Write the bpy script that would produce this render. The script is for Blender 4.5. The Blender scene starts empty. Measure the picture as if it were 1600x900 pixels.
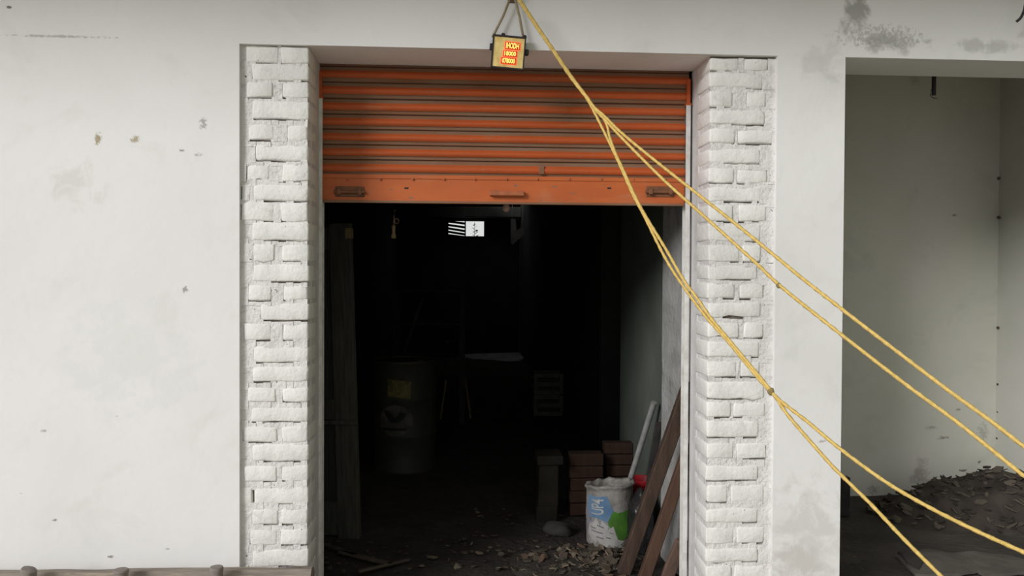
import bpy, bmesh, math, random
from mathutils import Vector, Matrix, noise

# ------------------------------------------------------------------ camera
FPX, CX, CY = 1250.0, 800.0, 450.0
CAM = Vector((0.0, -3.5, 1.55))
YAW, PITCH, ROLL = math.radians(3.5), math.radians(-0.92), math.radians(-0.3)
scene = bpy.context.scene
COL = scene.collection
R3 = (Matrix.Rotation(-YAW, 3, 'Z') @ Matrix.Rotation(math.pi / 2 + PITCH, 3, 'X') @ Matrix.Rotation(-ROLL, 3, 'Z'))
camd = bpy.data.cameras.new('camera')
camd.sensor_fit = 'HORIZONTAL'; camd.sensor_width = 36.0
camd.lens = FPX / 1600.0 * 36.0
camd.clip_start = 0.02; camd.clip_end = 200
cam = bpy.data.objects.new('camera', camd); COL.objects.link(cam)
cam.matrix_world = Matrix.Translation(CAM) @ R3.to_4x4()
scene.camera = cam

def ray(px, py):
    return R3 @ Vector(((px - CX) / FPX, -(py - CY) / FPX, -1.0))
def at(px, py, Y):                       # pixel -> point on the plane y = Y
    d = ray(px, py); return CAM + d * ((Y - CAM.y) / d.y)
def atx(px, py, X):
    d = ray(px, py); return CAM + d * ((X - CAM.x) / d.x)
def atz(px, py, Z=0.0):
    d = ray(px, py); return CAM + d * ((Z - CAM.z) / d.z)

# ------------------------------------------------------------------ sky, sun, exposure
world = bpy.data.worlds.new('overcast_sky'); scene.world = world
world.use_nodes = True
bg = world.node_tree.nodes['Background']
bg.inputs[0].default_value = (0.98, 1.0, 0.985, 1.0)
bg.inputs[1].default_value = 0.72
sund = bpy.data.lights.new('sun', 'SUN')
sund.energy = 2.35; sund.angle = math.radians(22); sund.color = (1.0, 0.99, 0.985)
sun = bpy.data.objects.new('sun', sund); COL.objects.link(sun)
AZ, EL = math.radians(45), math.radians(22)
sdir = Vector((math.sin(AZ) * math.cos(EL), math.cos(AZ) * math.cos(EL), -math.sin(EL)))
sun.rotation_euler = sdir.to_track_quat('-Z', 'Y').to_euler()
sun.location = (-4, -6, 4)
vs = scene.view_settings
vs.view_transform = 'Standard'; vs.look = 'None'; vs.gamma = 1.0; vs.exposure = 0.0
vs.use_curve_mapping = False

# ------------------------------------------------------------------ materials
def _n(nt, t, **kw):
    n = nt.nodes.new(t)
    for k, v in kw.items(): setattr(n, k, v)
    return n
def _math(nt, op, a, b=None, clamp=False):
    n = _n(nt, 'ShaderNodeMath', operation=op); n.use_clamp = clamp
    for i, v in enumerate((a, b)):
        if v is None: continue
        if isinstance(v, (int, float)): n.inputs[i].default_value = v
        else: nt.links.new(v, n.inputs[i])
    return n.outputs[0]
def _noise(nt, vec, scale, detail=4, rough=0.55, dist=0.0):
    n = _n(nt, 'ShaderNodeTexNoise')
    n.inputs['Scale'].default_value = scale; n.inputs['Detail'].default_value = detail
    n.inputs['Roughness'].default_value = rough; n.inputs['Distortion'].default_value = dist
    nt.links.new(vec, n.inputs['Vector']); return n.outputs['Fac']
def _ramp(nt, fac, p0, p1):
    n = _n(nt, 'ShaderNodeMapRange'); n.inputs[1].default_value = p0; n.inputs[2].default_value = p1
    nt.links.new(fac, n.inputs[0]); return n.outputs[0]
def _mix(nt, fac, a, b):
    n = _n(nt, 'ShaderNodeMix', data_type='RGBA')
    if isinstance(fac, (int, float)): n.inputs[0].default_value = fac
    else: nt.links.new(fac, n.inputs[0])
    for i, v in ((6, a), (7, b)):
        if isinstance(v, tuple): n.inputs[i].default_value = (*v, 1)
        else: nt.links.new(v, n.inputs[i])
    return n.outputs[2]
def pmat(name, c1, c2=None, scale=6.0, rough=0.85, bump=0.3, bscale=40.0, metallic=0.0, lo=0.35, hi=0.65,
         specks=None, stretch=(1, 1, 1), stains=(), spec=0.3, bdist=0.004, layers=()):
    """two-tone mottled surface + relief; specks=(colour, scale, threshold); stains=[(x,z,rx,rz,colour,nscale,amount)]"""
    m = bpy.data.materials.new(name); m.use_nodes = True
    nt = m.node_tree; b = nt.nodes['Principled BSDF']
    tc = _n(nt, 'ShaderNodeTexCoord'); mp = _n(nt, 'ShaderNodeMapping')
    mp.inputs['Scale'].default_value = stretch
    nt.links.new(tc.outputs['Object'], mp.inputs['Vector']); vec = mp.outputs['Vector']
    c2 = c2 or tuple(v * 0.75 for v in c1)
    col = _mix(nt, _ramp(nt, _noise(nt, vec, scale, 3), lo, hi), c1, c2)
    for (lc, ls, l0, l1, la) in layers:
        f = _math(nt, 'MULTIPLY', _ramp(nt, _noise(nt, vec, ls, 4, 0.65, 0.6), l0, l1), la)
        col = _mix(nt, f, col, lc)
    if specks:
        f = _ramp(nt, _noise(nt, vec, specks[1], 1, 0.7), specks[2], specks[2] + 0.05)
        col = _mix(nt, f, col, specks[0])
    shared = {}
    for (sx, sz, rx, rz, sc, ns, am) in stains:
        ns = 9 if ns < 16 else 50
        if ns not in shared: shared[ns] = _noise(nt, tc.outputs['Object'], ns, 4, 0.65, 0.4)
        mm = _n(nt, 'ShaderNodeMapping', vector_type='POINT')
        mm.inputs['Location'].default_value = (-sx / rx, 0, -sz / rz)
        mm.inputs['Scale'].default_value = (1 / rx, 0, 1 / rz)
        nt.links.new(tc.outputs['Object'], mm.inputs['Vector'])
        ln = _n(nt, 'ShaderNodeVectorMath', operation='LENGTH'); nt.links.new(mm.outputs['Vector'], ln.inputs[0])
        d = _math(nt, 'SUBTRACT', 1.0, ln.outputs['Value'])
        nz = _math(nt, 'MULTIPLY', _math(nt, 'SUBTRACT', shared[ns], 0.5), 3.2)
        f = _math(nt, 'MULTIPLY', _ramp(nt, _math(nt, 'ADD', d, nz), 0.25, 0.75), _ramp(nt, d, 0.0, 0.25))
        col = _mix(nt, _math(nt, 'MULTIPLY', f, am), col, sc)
    nt.links.new(col, b.inputs['Base Color'])
    b.inputs['Roughness'].default_value = rough; b.inputs['Metallic'].default_value = metallic
    b.inputs['Specular IOR Level'].default_value = spec
    if bump:
        bn = _n(nt, 'ShaderNodeBump'); bn.inputs['Strength'].default_value = bump; bn.inputs['Distance'].default_value = bdist
        nt.links.new(_noise(nt, vec, bscale, 2, 0.6), bn.inputs['Height']); nt.links.new(bn.outputs[0], b.inputs['Normal'])
    return m
def emat(name, col, strength):
    m = bpy.data.materials.new(name); m.use_nodes = True
    nt = m.node_tree; b = nt.nodes['Principled BSDF']
    tc = _n(nt, 'ShaderNodeTexCoord')
    c = _mix(nt, _noise(nt, tc.outputs['Object'], 60, 2), col, tuple(v * 0.85 for v in col))
    nt.links.new(c, b.inputs['Emission Color']); nt.links.new(c, b.inputs['Base Color'])
    b.inputs['Emission Strength'].default_value = strength
    return m

def stain_at(px, py, rpx, rpy, col, ns, am, Y=0.0):
    p = at(px, py, Y); k = (Y - CAM.y) / FPX
    return (p.x, p.z, rpx * k, rpy * k, col, ns, am)

GREYST = (0.30, 0.295, 0.27); BRN = (0.36, 0.29, 0.18); DK = (0.12, 0.11, 0.10)
M = {}
M['wall'] = pmat('whitewashed_plaster', (0.815, 0.807, 0.80), (0.77, 0.762, 0.752), 1.6, 0.9, 0.25, 22, bdist=0.006,
    layers=[((0.66, 0.66, 0.63), 3.5, 0.56, 0.80, 0.55)],
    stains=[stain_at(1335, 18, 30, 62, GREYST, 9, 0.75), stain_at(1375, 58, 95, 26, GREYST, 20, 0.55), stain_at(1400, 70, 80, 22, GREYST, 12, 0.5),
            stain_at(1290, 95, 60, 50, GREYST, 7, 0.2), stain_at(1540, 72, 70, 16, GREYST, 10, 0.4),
            stain_at(1264, 850, 90, 150, (0.56, 0.54, 0.51), 8, 0.5), stain_at(1240, 890, 60, 70, (0.5, 0.46, 0.42), 10, 0.35),
            stain_at(153, 217, 9, 13, BRN, 60, 0.9), stain_at(211, 217, 9, 8, BRN, 70, 0.8),
            stain_at(318, 193, 9, 12, DK, 70, 0.55), stain_at(290, 452, 7, 8, DK, 60, 0.6),
            stain_at(284, 235, 5, 3, DK, 60, 0.7), stain_at(310, 241, 9, 4, DK, 70, 0.5),
            stain_at(14, 11, 6, 3, DK, 50, 0.9), stain_at(86, 813, 8, 3, DK, 60, 0.7), stain_at(173, 870, 6, 3, DK, 60, 0.8),
            stain_at(68, 673, 8, 3, DK, 60, 0.45), stain_at(33, 771, 5, 2, DK, 60, 0.5), stain_at(184, 650, 5, 2, DK, 60, 0.5),
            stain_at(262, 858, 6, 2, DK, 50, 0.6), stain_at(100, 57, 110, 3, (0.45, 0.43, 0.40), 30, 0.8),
            stain_at(120, 290, 60, 50, (0.66, 0.65, 0.62), 8, 0.6), stain_at(200, 560, 150, 120, (0.72, 0.73, 0.71), 5, 0.5),
            stain_at(1284, 690, 10, 4, DK, 60, 0.5), stain_at(1240, 530, 30, 60, (0.70, 0.71, 0.69), 8, 0.5)])
M['brick_white'] = pmat('whitewashed_brick', (0.82, 0.81, 0.78), (0.75, 0.74, 0.715), 14, 0.92, 0.6, 45, bdist=0.006,
    layers=[((0.58, 0.55, 0.53), 17, 0.57, 0.74, 0.55)], specks=((0.30, 0.28, 0.26), 80, 0.77))
M['mortar'] = pmat('whitewashed_mortar', (0.76, 0.74, 0.725), (0.68, 0.66, 0.65), 18, 0.95, 0.8, 60, bdist=0.008,
    layers=[((0.42, 0.40, 0.39), 24, 0.57, 0.72, 0.6)], specks=((0.12, 0.11, 0.11), 55, 0.735))
M['bare_mortar'] = pmat('bare_lime_mortar', (0.24, 0.205, 0.175), (0.15, 0.13, 0.11), 20, 0.95, 0.8, 60)
M['reveal'] = pmat('smooth_jamb_plaster', (0.66, 0.645, 0.64), (0.57, 0.555, 0.55), 10, 0.9, 0.4, 40,
    layers=[((0.42, 0.40, 0.39), 12, 0.56, 0.75, 0.5)])
M['guide'] = pmat('painted_guide_metal', (0.70, 0.69, 0.67), (0.55, 0.53, 0.5), 20, 0.6, 0.2, 50)
M['orange'] = pmat('orange_shutter_paint', (0.50, 0.095, 0.022), (0.42, 0.085, 0.022), 7, 0.55, 0.25, 30, stretch=(0.35, 1, 3),
    layers=[((0.42, 0.19, 0.09), 9, 0.55, 0.75, 0.5)], specks=((0.30, 0.20, 0.13), 50, 0.73))
M['plate'] = pmat('orange_bottom_plate_paint', (0.52, 0.13, 0.034), (0.45, 0.105, 0.03), 7, 0.5, 0.2, 30, stretch=(0.5, 1, 1.5),
    layers=[((0.45, 0.20, 0.10), 8, 0.56, 0.75, 0.5)], specks=((0.25, 0.13, 0.08), 45, 0.72))
M['dust'] = pmat('dust_on_shutter', (0.23, 0.145, 0.095), (0.22, 0.10, 0.056), 9, 0.95, 0.3, 50, stretch=(0.3, 1, 2))
M['grime'] = pmat('greasy_latch_metal', (0.13, 0.06, 0.035), (0.22, 0.09, 0.04), 30, 0.6, 0.4, 60)
M['rust'] = pmat('rusty_handle', (0.42, 0.13, 0.05), (0.30, 0.10, 0.05), 30, 0.6, 0.3, 60)
M['black'] = pmat('black_plastic', (0.02, 0.019, 0.02), (0.035, 0.03, 0.03), 15, 0.5, 0.1, 40)
M['gold'] = pmat('crinkled_gold_foil', (0.88, 0.70, 0.28), (0.72, 0.50, 0.17), 22, 0.3, 0.9, 20, metallic=0.1, bdist=0.01)
M['led_red'] = emat('led_red_glow', (1.0, 0.07, 0.02), 1.1)
M['led_yellow'] = emat('led_amber', (1.0, 0.50, 0.10), 1.7)
M['led_dark'] = pmat('dark_red_led_surround', (0.35, 0.02, 0.01), (0.25, 0.01, 0.01), 40, 0.5, 0)
M['cord'] = pmat('jute_cord', (0.40, 0.33, 0.22), (0.30, 0.24, 0.15), 120, 0.95, 0.6, 200)
M['rope'] = pmat('yellow_nylon_rope', (0.72, 0.51, 0.16), (0.58, 0.40, 0.11), 90, 0.6, 0.7, 260, bdist=0.002)
M['knot'] = pmat('dirty_rope_knot', (0.22, 0.17, 0.08), (0.35, 0.25, 0.09), 90, 0.9, 0.6, 200)
M['iron'] = pmat('old_iron', (0.12, 0.10, 0.085), (0.18, 0.12, 0.08), 40, 0.6, 0.4, 80, metallic=0.4)
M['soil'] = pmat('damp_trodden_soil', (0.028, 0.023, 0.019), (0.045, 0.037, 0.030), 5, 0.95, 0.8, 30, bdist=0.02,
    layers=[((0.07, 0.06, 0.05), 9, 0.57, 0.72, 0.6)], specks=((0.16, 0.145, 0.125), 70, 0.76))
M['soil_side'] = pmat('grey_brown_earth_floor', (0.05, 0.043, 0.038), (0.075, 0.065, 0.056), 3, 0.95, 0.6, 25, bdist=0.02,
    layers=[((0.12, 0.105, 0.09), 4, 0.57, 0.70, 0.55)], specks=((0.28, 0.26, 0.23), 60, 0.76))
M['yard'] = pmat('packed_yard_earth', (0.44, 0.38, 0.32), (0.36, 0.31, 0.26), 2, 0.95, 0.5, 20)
M['green_wall'] = pmat('shade_darkened_green_limewash', (0.095, 0.108, 0.09), (0.07, 0.08, 0.066), 2.2, 0.95, 0.4, 18)  # green limewash, its base colour darkened for the shade indoors
M['shade_dark_wall'] = pmat('shade_darkened_wall', (0.030, 0.032, 0.029), (0.020, 0.022, 0.020), 2, 0.95, 0.4, 18)  # base colour set dark to carry the long room's shade
M['rough_wall'] = pmat('rough_grey_plaster', (0.34, 0.335, 0.325), (0.25, 0.245, 0.235), 7, 0.95, 0.7, 30, bdist=0.01,
    layers=[((0.13, 0.12, 0.115), 9, 0.57, 0.72, 0.6)])
M['room_white'] = pmat('faded_pale_green_limewash', (0.70, 0.69, 0.63), (0.62, 0.62, 0.55), 1.4, 0.92, 0.3, 20)
M['soffit'] = M['wall']
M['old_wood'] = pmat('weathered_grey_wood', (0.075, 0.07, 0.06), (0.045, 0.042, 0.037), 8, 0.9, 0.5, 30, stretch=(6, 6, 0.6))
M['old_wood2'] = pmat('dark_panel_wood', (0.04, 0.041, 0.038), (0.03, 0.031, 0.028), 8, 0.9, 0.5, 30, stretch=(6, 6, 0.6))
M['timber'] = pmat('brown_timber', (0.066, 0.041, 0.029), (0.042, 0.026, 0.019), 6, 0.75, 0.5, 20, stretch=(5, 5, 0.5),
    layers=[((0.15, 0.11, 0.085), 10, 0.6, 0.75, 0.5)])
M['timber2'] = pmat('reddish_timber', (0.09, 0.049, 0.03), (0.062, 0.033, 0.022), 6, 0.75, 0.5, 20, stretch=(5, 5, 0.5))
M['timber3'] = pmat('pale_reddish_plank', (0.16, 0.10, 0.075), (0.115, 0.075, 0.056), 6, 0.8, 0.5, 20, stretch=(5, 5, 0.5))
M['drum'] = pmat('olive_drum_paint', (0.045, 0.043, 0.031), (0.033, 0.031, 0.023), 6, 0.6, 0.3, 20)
M['drum_label'] = pmat('yellow_paper_label', (0.17, 0.15, 0.05), (0.085, 0.075, 0.028), 25, 0.7, 0.5, 40)
M['drum_logo'] = pmat('faded_white_emblem', (0.105, 0.097, 0.086), (0.055, 0.05, 0.045), 14, 0.8, 0.2, 40)
M['drum_mark'] = pmat('dark_emblem_mark', (0.012, 0.012, 0.016), (0.018, 0.018, 0.02), 20, 0.7, 0.1, 40)
M['pipe'] = pmat('galvanised_pipe', (0.40, 0.40, 0.39), (0.30, 0.30, 0.29), 20, 0.4, 0.2, 40, metallic=0.35)
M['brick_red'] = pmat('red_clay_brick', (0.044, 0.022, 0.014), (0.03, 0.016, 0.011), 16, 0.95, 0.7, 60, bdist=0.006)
M['red'] = pmat('red_plastic', (0.36, 0.014, 0.022), (0.28, 0.012, 0.018), 10, 0.45, 0.1, 20)
M['bag'] = pmat('dirty_white_woven_bag', (0.24, 0.228, 0.212), (0.13, 0.12, 0.108), 8, 0.7, 0.7, 25, bdist=0.01,
    layers=[((0.10, 0.085, 0.07), 9, 0.53, 0.70, 0.75)])
M['bag_in'] = pmat('bag_contents_soil', (0.05, 0.035, 0.028), (0.03, 0.02, 0.016), 20, 0.95, 0.6, 40)
M['p_blue'] = pmat('blue_bag_print', (0.06, 0.125, 0.22), (0.10, 0.17, 0.26), 12, 0.6, 0.4, 25)
M['p_lilac'] = pmat('lilac_bag_print', (0.20, 0.195, 0.22), (0.16, 0.155, 0.18), 12, 0.6, 0.4, 25)
M['p_green'] = pmat('green_bag_print', (0.055, 0.17, 0.018), (0.042, 0.11, 0.016), 12, 0.6, 0.4, 25)
M['p_white'] = pmat('white_bag_print', (0.33, 0.322, 0.307), (0.25, 0.24, 0.23), 14, 0.6, 0.4, 25)
M['p_dark'] = pmat('dark_bag_print', (0.10, 0.095, 0.10), (0.15, 0.14, 0.14), 14, 0.6, 0.2, 25)
M['sack'] = pmat('black_plastic_sack', (0.012, 0.012, 0.013), (0.022, 0.02, 0.02), 10, 0.35, 0.8, 15, bdist=0.02)
M['stone'] = pmat('grey_stone', (0.05, 0.046, 0.042), (0.036, 0.033, 0.03), 12, 0.9, 0.6, 30)
M['chip'] = pmat('dry_bark', (0.10, 0.08, 0.058), (0.055, 0.044, 0.033), 9, 0.92, 0.6, 40)
M['chip2'] = pmat('pale_wood_chip', (0.21, 0.17, 0.12), (0.15, 0.12, 0.085), 9, 0.92, 0.6, 40)
M['chip3'] = pmat('brown_wood_chip', (0.14, 0.085, 0.058), (0.095, 0.06, 0.042), 9, 0.92, 0.6, 40)
M['shred'] = pmat('dark_husk_shred', (0.065, 0.053, 0.043), (0.038, 0.031, 0.026), 9, 0.95, 0.6, 40)
M['shred2'] = pmat('grey_brown_husk_shred', (0.14, 0.115, 0.088), (0.085, 0.07, 0.056), 9, 0.95, 0.6, 40)
M['rail'] = pmat('weathered_fence_wood', (0.30, 0.255, 0.21), (0.19, 0.16, 0.14), 7, 0.9, 0.7, 30, stretch=(0.7, 5, 5),
    layers=[((0.42, 0.34, 0.25), 9, 0.55, 0.7, 0.7)])
M['post'] = pmat('greyed_post_wood', (0.20, 0.175, 0.16), (0.28, 0.24, 0.21), 14, 0.9, 0.6, 40)
M['crate'] = pmat('pale_green_crate_plastic', (0.11, 0.12, 0.08), (0.08, 0.087, 0.06), 10, 0.6, 0.2, 30)
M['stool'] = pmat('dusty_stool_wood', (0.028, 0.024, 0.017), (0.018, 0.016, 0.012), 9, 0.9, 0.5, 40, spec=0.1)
M['bulb'] = pmat('frosted_bulb_glass', (0.55, 0.36, 0.29), (0.45, 0.30, 0.25), 8, 0.35, 0, 10)
M['brass'] = pmat('tarnished_brass', (0.34, 0.25, 0.13), (0.22, 0.16, 0.09), 30, 0.6, 0.3, 60, metallic=0.2)
M['cloth'] = pmat('grimy_pale_cloth', (0.30, 0.28, 0.27), (0.22, 0.2, 0.2), 8, 0.95, 0.4, 30)
M['leaf'] = pmat('dark_leaf', (0.035, 0.055, 0.02), (0.02, 0.035, 0.012), 10, 0.7, 0.2, 30)
M['dirt_cloth'] = pmat('mud_caked_rag', (0.13, 0.115, 0.10), (0.09, 0.08, 0.07), 9, 0.95, 0.7, 30)
M['dark_rag'] = pmat('dark_wet_rag', (0.035, 0.031, 0.028), (0.05, 0.044, 0.04), 9, 0.9, 0.7, 30)
M['concrete'] = pmat('canopy_concrete', (0.42, 0.41, 0.39), (0.34, 0.33, 0.31), 3, 0.95, 0.4, 20)

# ------------------------------------------------------------------ mesh helpers
def link(name, me, mat, parent=None, loc=None):
    o = bpy.data.objects.new(name, me); COL.objects.link(o)
    if mat is not None and not me.materials:
        for x in (mat if isinstance(mat, (list, tuple)) else [mat]): me.materials.append(x)
    if parent is not None: o.parent = parent
    if loc is not None: o.location = loc
    return o
def obj(name, bm, mat, parent=None, loc=None, smooth=False, angle=None):
    bmesh.ops.recalc_face_normals(bm, faces=bm.faces)
    me = bpy.data.meshes.new(name); bm.to_mesh(me); bm.free()
    if smooth:
        for p in me.polygons: p.use_smooth = True
        if angle: me.set_sharp_from_angle(angle=math.radians(angle))
    return link(name, me, mat, parent, loc)
def tag(o, label=None, cat=None, group=None, kind=None):
    if label: o['label'] = label
    if cat: o['category'] = cat
    if group: o['group'] = group
    if kind: o['kind'] = kind
    return o
def empty(name, loc, label, cat, group=None):
    o = bpy.data.objects.new(name, None); COL.objects.link(o); o.location = loc; o.empty_display_size = 0.1
    return tag(o, label, cat, group)
def part(name, bm, mat, parent, smooth=False, angle=None):
    """bm in world coordinates -> child of an unrotated parent"""
    off = parent_origin(parent)
    bmesh.ops.translate(bm, verts=bm.verts, vec=-off)
    return obj(name, bm, mat, parent, smooth=smooth, angle=angle)
def parent_origin(p):
    v = Vector((0, 0, 0))
    while p is not None: v += p.location; p = p.parent
    return v
def box(bm, x0, x1, y0, y1, z0, z1, bev=0.0, seg=1, jit=0.0, rng=random):
    vs_ = [bm.verts.new((x, y, z)) for x in (x0, x1) for y in (y0, y1) for z in (z0, z1)]
    q = [(0, 1, 3, 2), (4, 6, 7, 5), (0, 4, 5, 1), (2, 3, 7, 6), (0, 2, 6, 4), (1, 5, 7, 3)]
    fs = [bm.faces.new([vs_[i] for i in f]) for f in q]
    if jit:
        for v in vs_: v.co += Vector([rng.uniform(-jit, jit) for _ in range(3)])
    if bev:
        es = list({e for f in fs for e in f.edges})
        bmesh.ops.bevel(bm, geom=es, offset=bev, segments=seg, affect='EDGES', profile=0.6)
    return bm
def B(*a, **k):
    return box(bmesh.new(), *a, **k)
def beam(bm, p, q, w, t, up=Vector((0, 1, 0)), bev=0.003):
    """rectangular bar from p to q: w across, t along 'up'"""
    p, q = Vector(p), Vector(q); d = (q - p); L = d.length; d.normalize()
    s = d.cross(up).normalized(); u = s.cross(d).normalized()
    b2 = B(-w / 2, w / 2, -t / 2, t / 2, 0, L, bev)
    mat = Matrix.Translation(p) @ Matrix((s, u, d)).transposed().to_4x4()
    b2.transform(mat)
    me = bpy.data.meshes.new('tmp'); b2.to_mesh(me); b2.free(); bm.from_mesh(me); bpy.data.meshes.remove(me)
    return bm
def tube(bm, pts, r, n=8, cap=True, twist=0.0):
    pts = [Vector(p) for p in pts]; rings = []
    ref = Vector((0.3, 0.2, 1)).normalized()
    for i, p in enumerate(pts):
        d = (pts[min(i + 1, len(pts) - 1)] - pts[max(i - 1, 0)]).normalized()
        s = d.cross(ref)
        if s.length < 1e-3: s = d.cross(Vector((1, 0, 0)))
        s.normalize(); u = s.cross(d).normalized()
        rr = r[i] if isinstance(r, (list, tuple)) else r
        rings.append([bm.verts.new(p + (s * math.cos(a) + u * math.sin(a)) * rr)
                      for a in [2 * math.pi * k / n + twist * i for k in range(n)]])
    for a, b in zip(rings, rings[1:]):
        for k in range(n): bm.faces.new((a[k], a[(k + 1) % n], b[(k + 1) % n], b[k]))
    if cap and len(rings) > 1:
        bm.faces.new(rings[0][::-1]); bm.faces.new(rings[-1])
    return bm
def lathe(bm, prof, n=32, c=(0, 0, 0), close=False):
    rings = []
    for r, z in prof:
        rings.append([bm.verts.new((c[0] + r * math.cos(2 * math.pi * k / n), c[1] + r * math.sin(2 * math.pi * k / n), c[2] + z)) for k in range(n)]
                     if r > 1e-6 else [bm.verts.new((c[0], c[1], c[2] + z))])
    for a, b in zip(rings, rings[1:]):
        for k in range(n):
            k2 = (k + 1) % n
            if len(a) == 1 and len(b) == 1: continue
            if len(a) == 1: bm.faces.new((a[0], b[k], b[k2]))
            elif len(b) == 1: bm.faces.new((a[k], a[k2], b[0]))
            else: bm.faces.new((a[k], a[k2], b[k2], b[k]))
    return bm
def prism_xz(pts, y0, y1):
    bm = bmesh.new()
    a = [bm.verts.new((x, y0, z)) for x, z in pts]; b = [bm.verts.new((x, y1, z)) for x, z in pts]
    f1 = bm.faces.new(a); f2 = bm.faces.new(b[::-1]); n = len(pts)
    f1.normal_update(); f2.normal_update()
    for i in range(n): bm.faces.new((a[i], b[i], b[(i + 1) % n], a[(i + 1) % n]))
    bmesh.ops.triangulate(bm, faces=[f1, f2])
    return bm
def poly_grid(pts, step):
    """2-D polygon -> bmesh in the xy plane, cut by a grid so it can be wrapped on a curved skin"""
    bm = bmesh.new(); bm.faces.new([bm.verts.new((x, y, 0)) for x, y in pts])
    cut_grid(bm, step); return bm
def cut_grid(bm, step):
    xs = [v.co.x for v in bm.verts]; ys = [v.co.y for v in bm.verts]
    for ax, lo, hi in ((0, min(xs), max(xs)), (1, min(ys), max(ys))):
        k = math.floor(lo / step) + 1
        while k * step < hi:
            co = [0, 0, 0]; no = [0, 0, 0]; co[ax] = k * step; no[ax] = 1
            bmesh.ops.bisect_plane(bm, geom=bm.verts[:] + bm.edges[:] + bm.faces[:], plane_co=co, plane_no=no)
            k += 1
def text_bm(txt, size=1.0, extrude=0.0, bold=0.0):
    cu = bpy.data.curves.new('tmp_text', 'FONT'); cu.body = txt; cu.size = size; cu.extrude = extrude; cu.offset = bold
    cu.align_x = 'CENTER'; cu.align_y = 'CENTER'; cu.resolution_u = 3
    o = bpy.data.objects.new('tmp_text', cu); COL.objects.link(o)
    dg = bpy.context.evaluated_depsgraph_get(); dg.update()
    me = bpy.data.meshes.new_from_object(o.evaluated_get(dg))
    bm = bmesh.new(); bm.from_mesh(me)
    bpy.data.objects.remove(o); bpy.data.curves.remove(cu); bpy.data.meshes.remove(me)
    return bm
rng = random.Random(7)
def old_brick(x0, x1, y0, y1, z0, z1, rg):
    """hand-moulded brick: wavering arrises, rounded by a bevel"""
    bm = B(x0, x1, y0, y1, z0, z1)
    n = max(2, int((x1 - x0) / 0.045))
    for i in range(1, n):
        bmesh.ops.bisect_plane(bm, geom=bm.verts[:] + bm.edges[:] + bm.faces[:], plane_co=(x0 + (x1 - x0) * i / n, 0, 0), plane_no=(1, 0, 0))
    for v in bm.verts:
        v.co += Vector((rg.uniform(-.003, .003), rg.uniform(-.002, .002), rg.uniform(-.0032, .0032)))
    es = [e for e in bm.edges if len(e.link_faces) == 2 and e.calc_face_angle(0) > 0.8]
    bmesh.ops.bevel(bm, geom=es, offset=rg.uniform(0.007, 0.011) if x1 - x0 > 0.07 else 0.005, segments=2, affect='EDGES', profile=0.5)
    return bm

# ------------------------------------------------------------------ setting: walls, floors, ceiling
LXo, LXi = at(374, 480, 0).x, at(481.5, 480, 0.02).x       # left pillar outer / inner face
RXi, RXo = at(1106.5, 480, 0.02).x, at(1211, 480, 0).x
SX = at(1316.5, 480, 0).x                                  # right edge of the plaster strip
ZT = at(794, 77.5, 0).z                                    # lintel underside
ZT2 = at(1400, 91, 0).z
DEP = 0.31                                                 # wall thickness / shutter plane
JL, JR = at(500.5, 480, DEP).x, at(1071.5, 480, DEP).x     # clear opening at the shutter
WB = 12.5                                                  # back wall of the long room
SB = 2.0                                                   # back wall of the side room

bm = prism_xz([(-6, -0.05), (-6, 3.25), (6.5, 3.25), (6.5, -0.05), (6.2, -0.05), (6.2, ZT2), (SX, ZT2), (SX, -0.05), (RXo, -0.05),
               (RXo, ZT), (LXo, ZT), (LXo, -0.05)], 0.0, 0.30)
tag(obj('wall_front', bm, M['wall']), kind='structure')

bm = bmesh.new()
bmesh.ops.create_grid(bm, x_segments=70, y_segments=160, size=0.5)
for v in bm.verts:
    x = -1.5 + (v.co.x + 0.5) * 2.95; y = -0.05 + (v.co.y + 0.5) * (WB + 0.3)
    z = 0.02 * noise.noise(Vector((x * 2.3, y * 2.3, 0))) + 0.012 * noise.noise(Vector((x * 9, y * 9, 3)))
    v.co = (x, y, z)
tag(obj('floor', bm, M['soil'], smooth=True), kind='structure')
bm = bmesh.new()
bmesh.ops.create_grid(bm, x_segments=90, y_segments=50, size=0.5)
for v in bm.verts:
    x = 1.45 + (v.co.x + 0.5) * 5.0; y = -0.05 + (v.co.y + 0.5) * (SB + 0.25)
    z = 0.015 * noise.noise(Vector((x * 1.7, y * 2.3, 7))) + 0.010 * noise.noise(Vector((x * 6, y * 9, 3)))
    v.co = (x, y, z)
tag(obj('floor_side_room', bm, M['soil_side'], smooth=True), kind='structure')
bm = B(-14, 14, -14, -0.02, -0.3, -0.03); tag(obj('ground_yard', bm, M['yard']), kind='structure')

tag(obj('wall_light_blocker', B(3.3, 3.5, -9, -0.5, -0.05, 5.0), pmat('green_bounce_colour', (0.17, 0.21, 0.10), (0.12, 0.15, 0.07), 2, 0.95, 0.4, 15)), kind='structure')  # unseen wall, added to block sky and bounce green light from the right
# long room
tag(obj('wall_left', B(-1.42, -1.3, 0.30, WB + 0.1, -0.05, 3.1), M['shade_dark_wall']), kind='structure')
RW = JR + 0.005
tag(obj('wall_partition', B(1.30, 1.42, 0.30, WB + 0.1, -0.05, 3.1), M['shade_dark_wall']), kind='structure')
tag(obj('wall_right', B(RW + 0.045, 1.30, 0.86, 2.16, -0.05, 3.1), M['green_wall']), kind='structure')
tag(obj('wall_right_far', B(1.12, 1.30, 2.95, WB, -0.05, 3.1), M['shade_dark_wall']), kind='structure')
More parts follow.
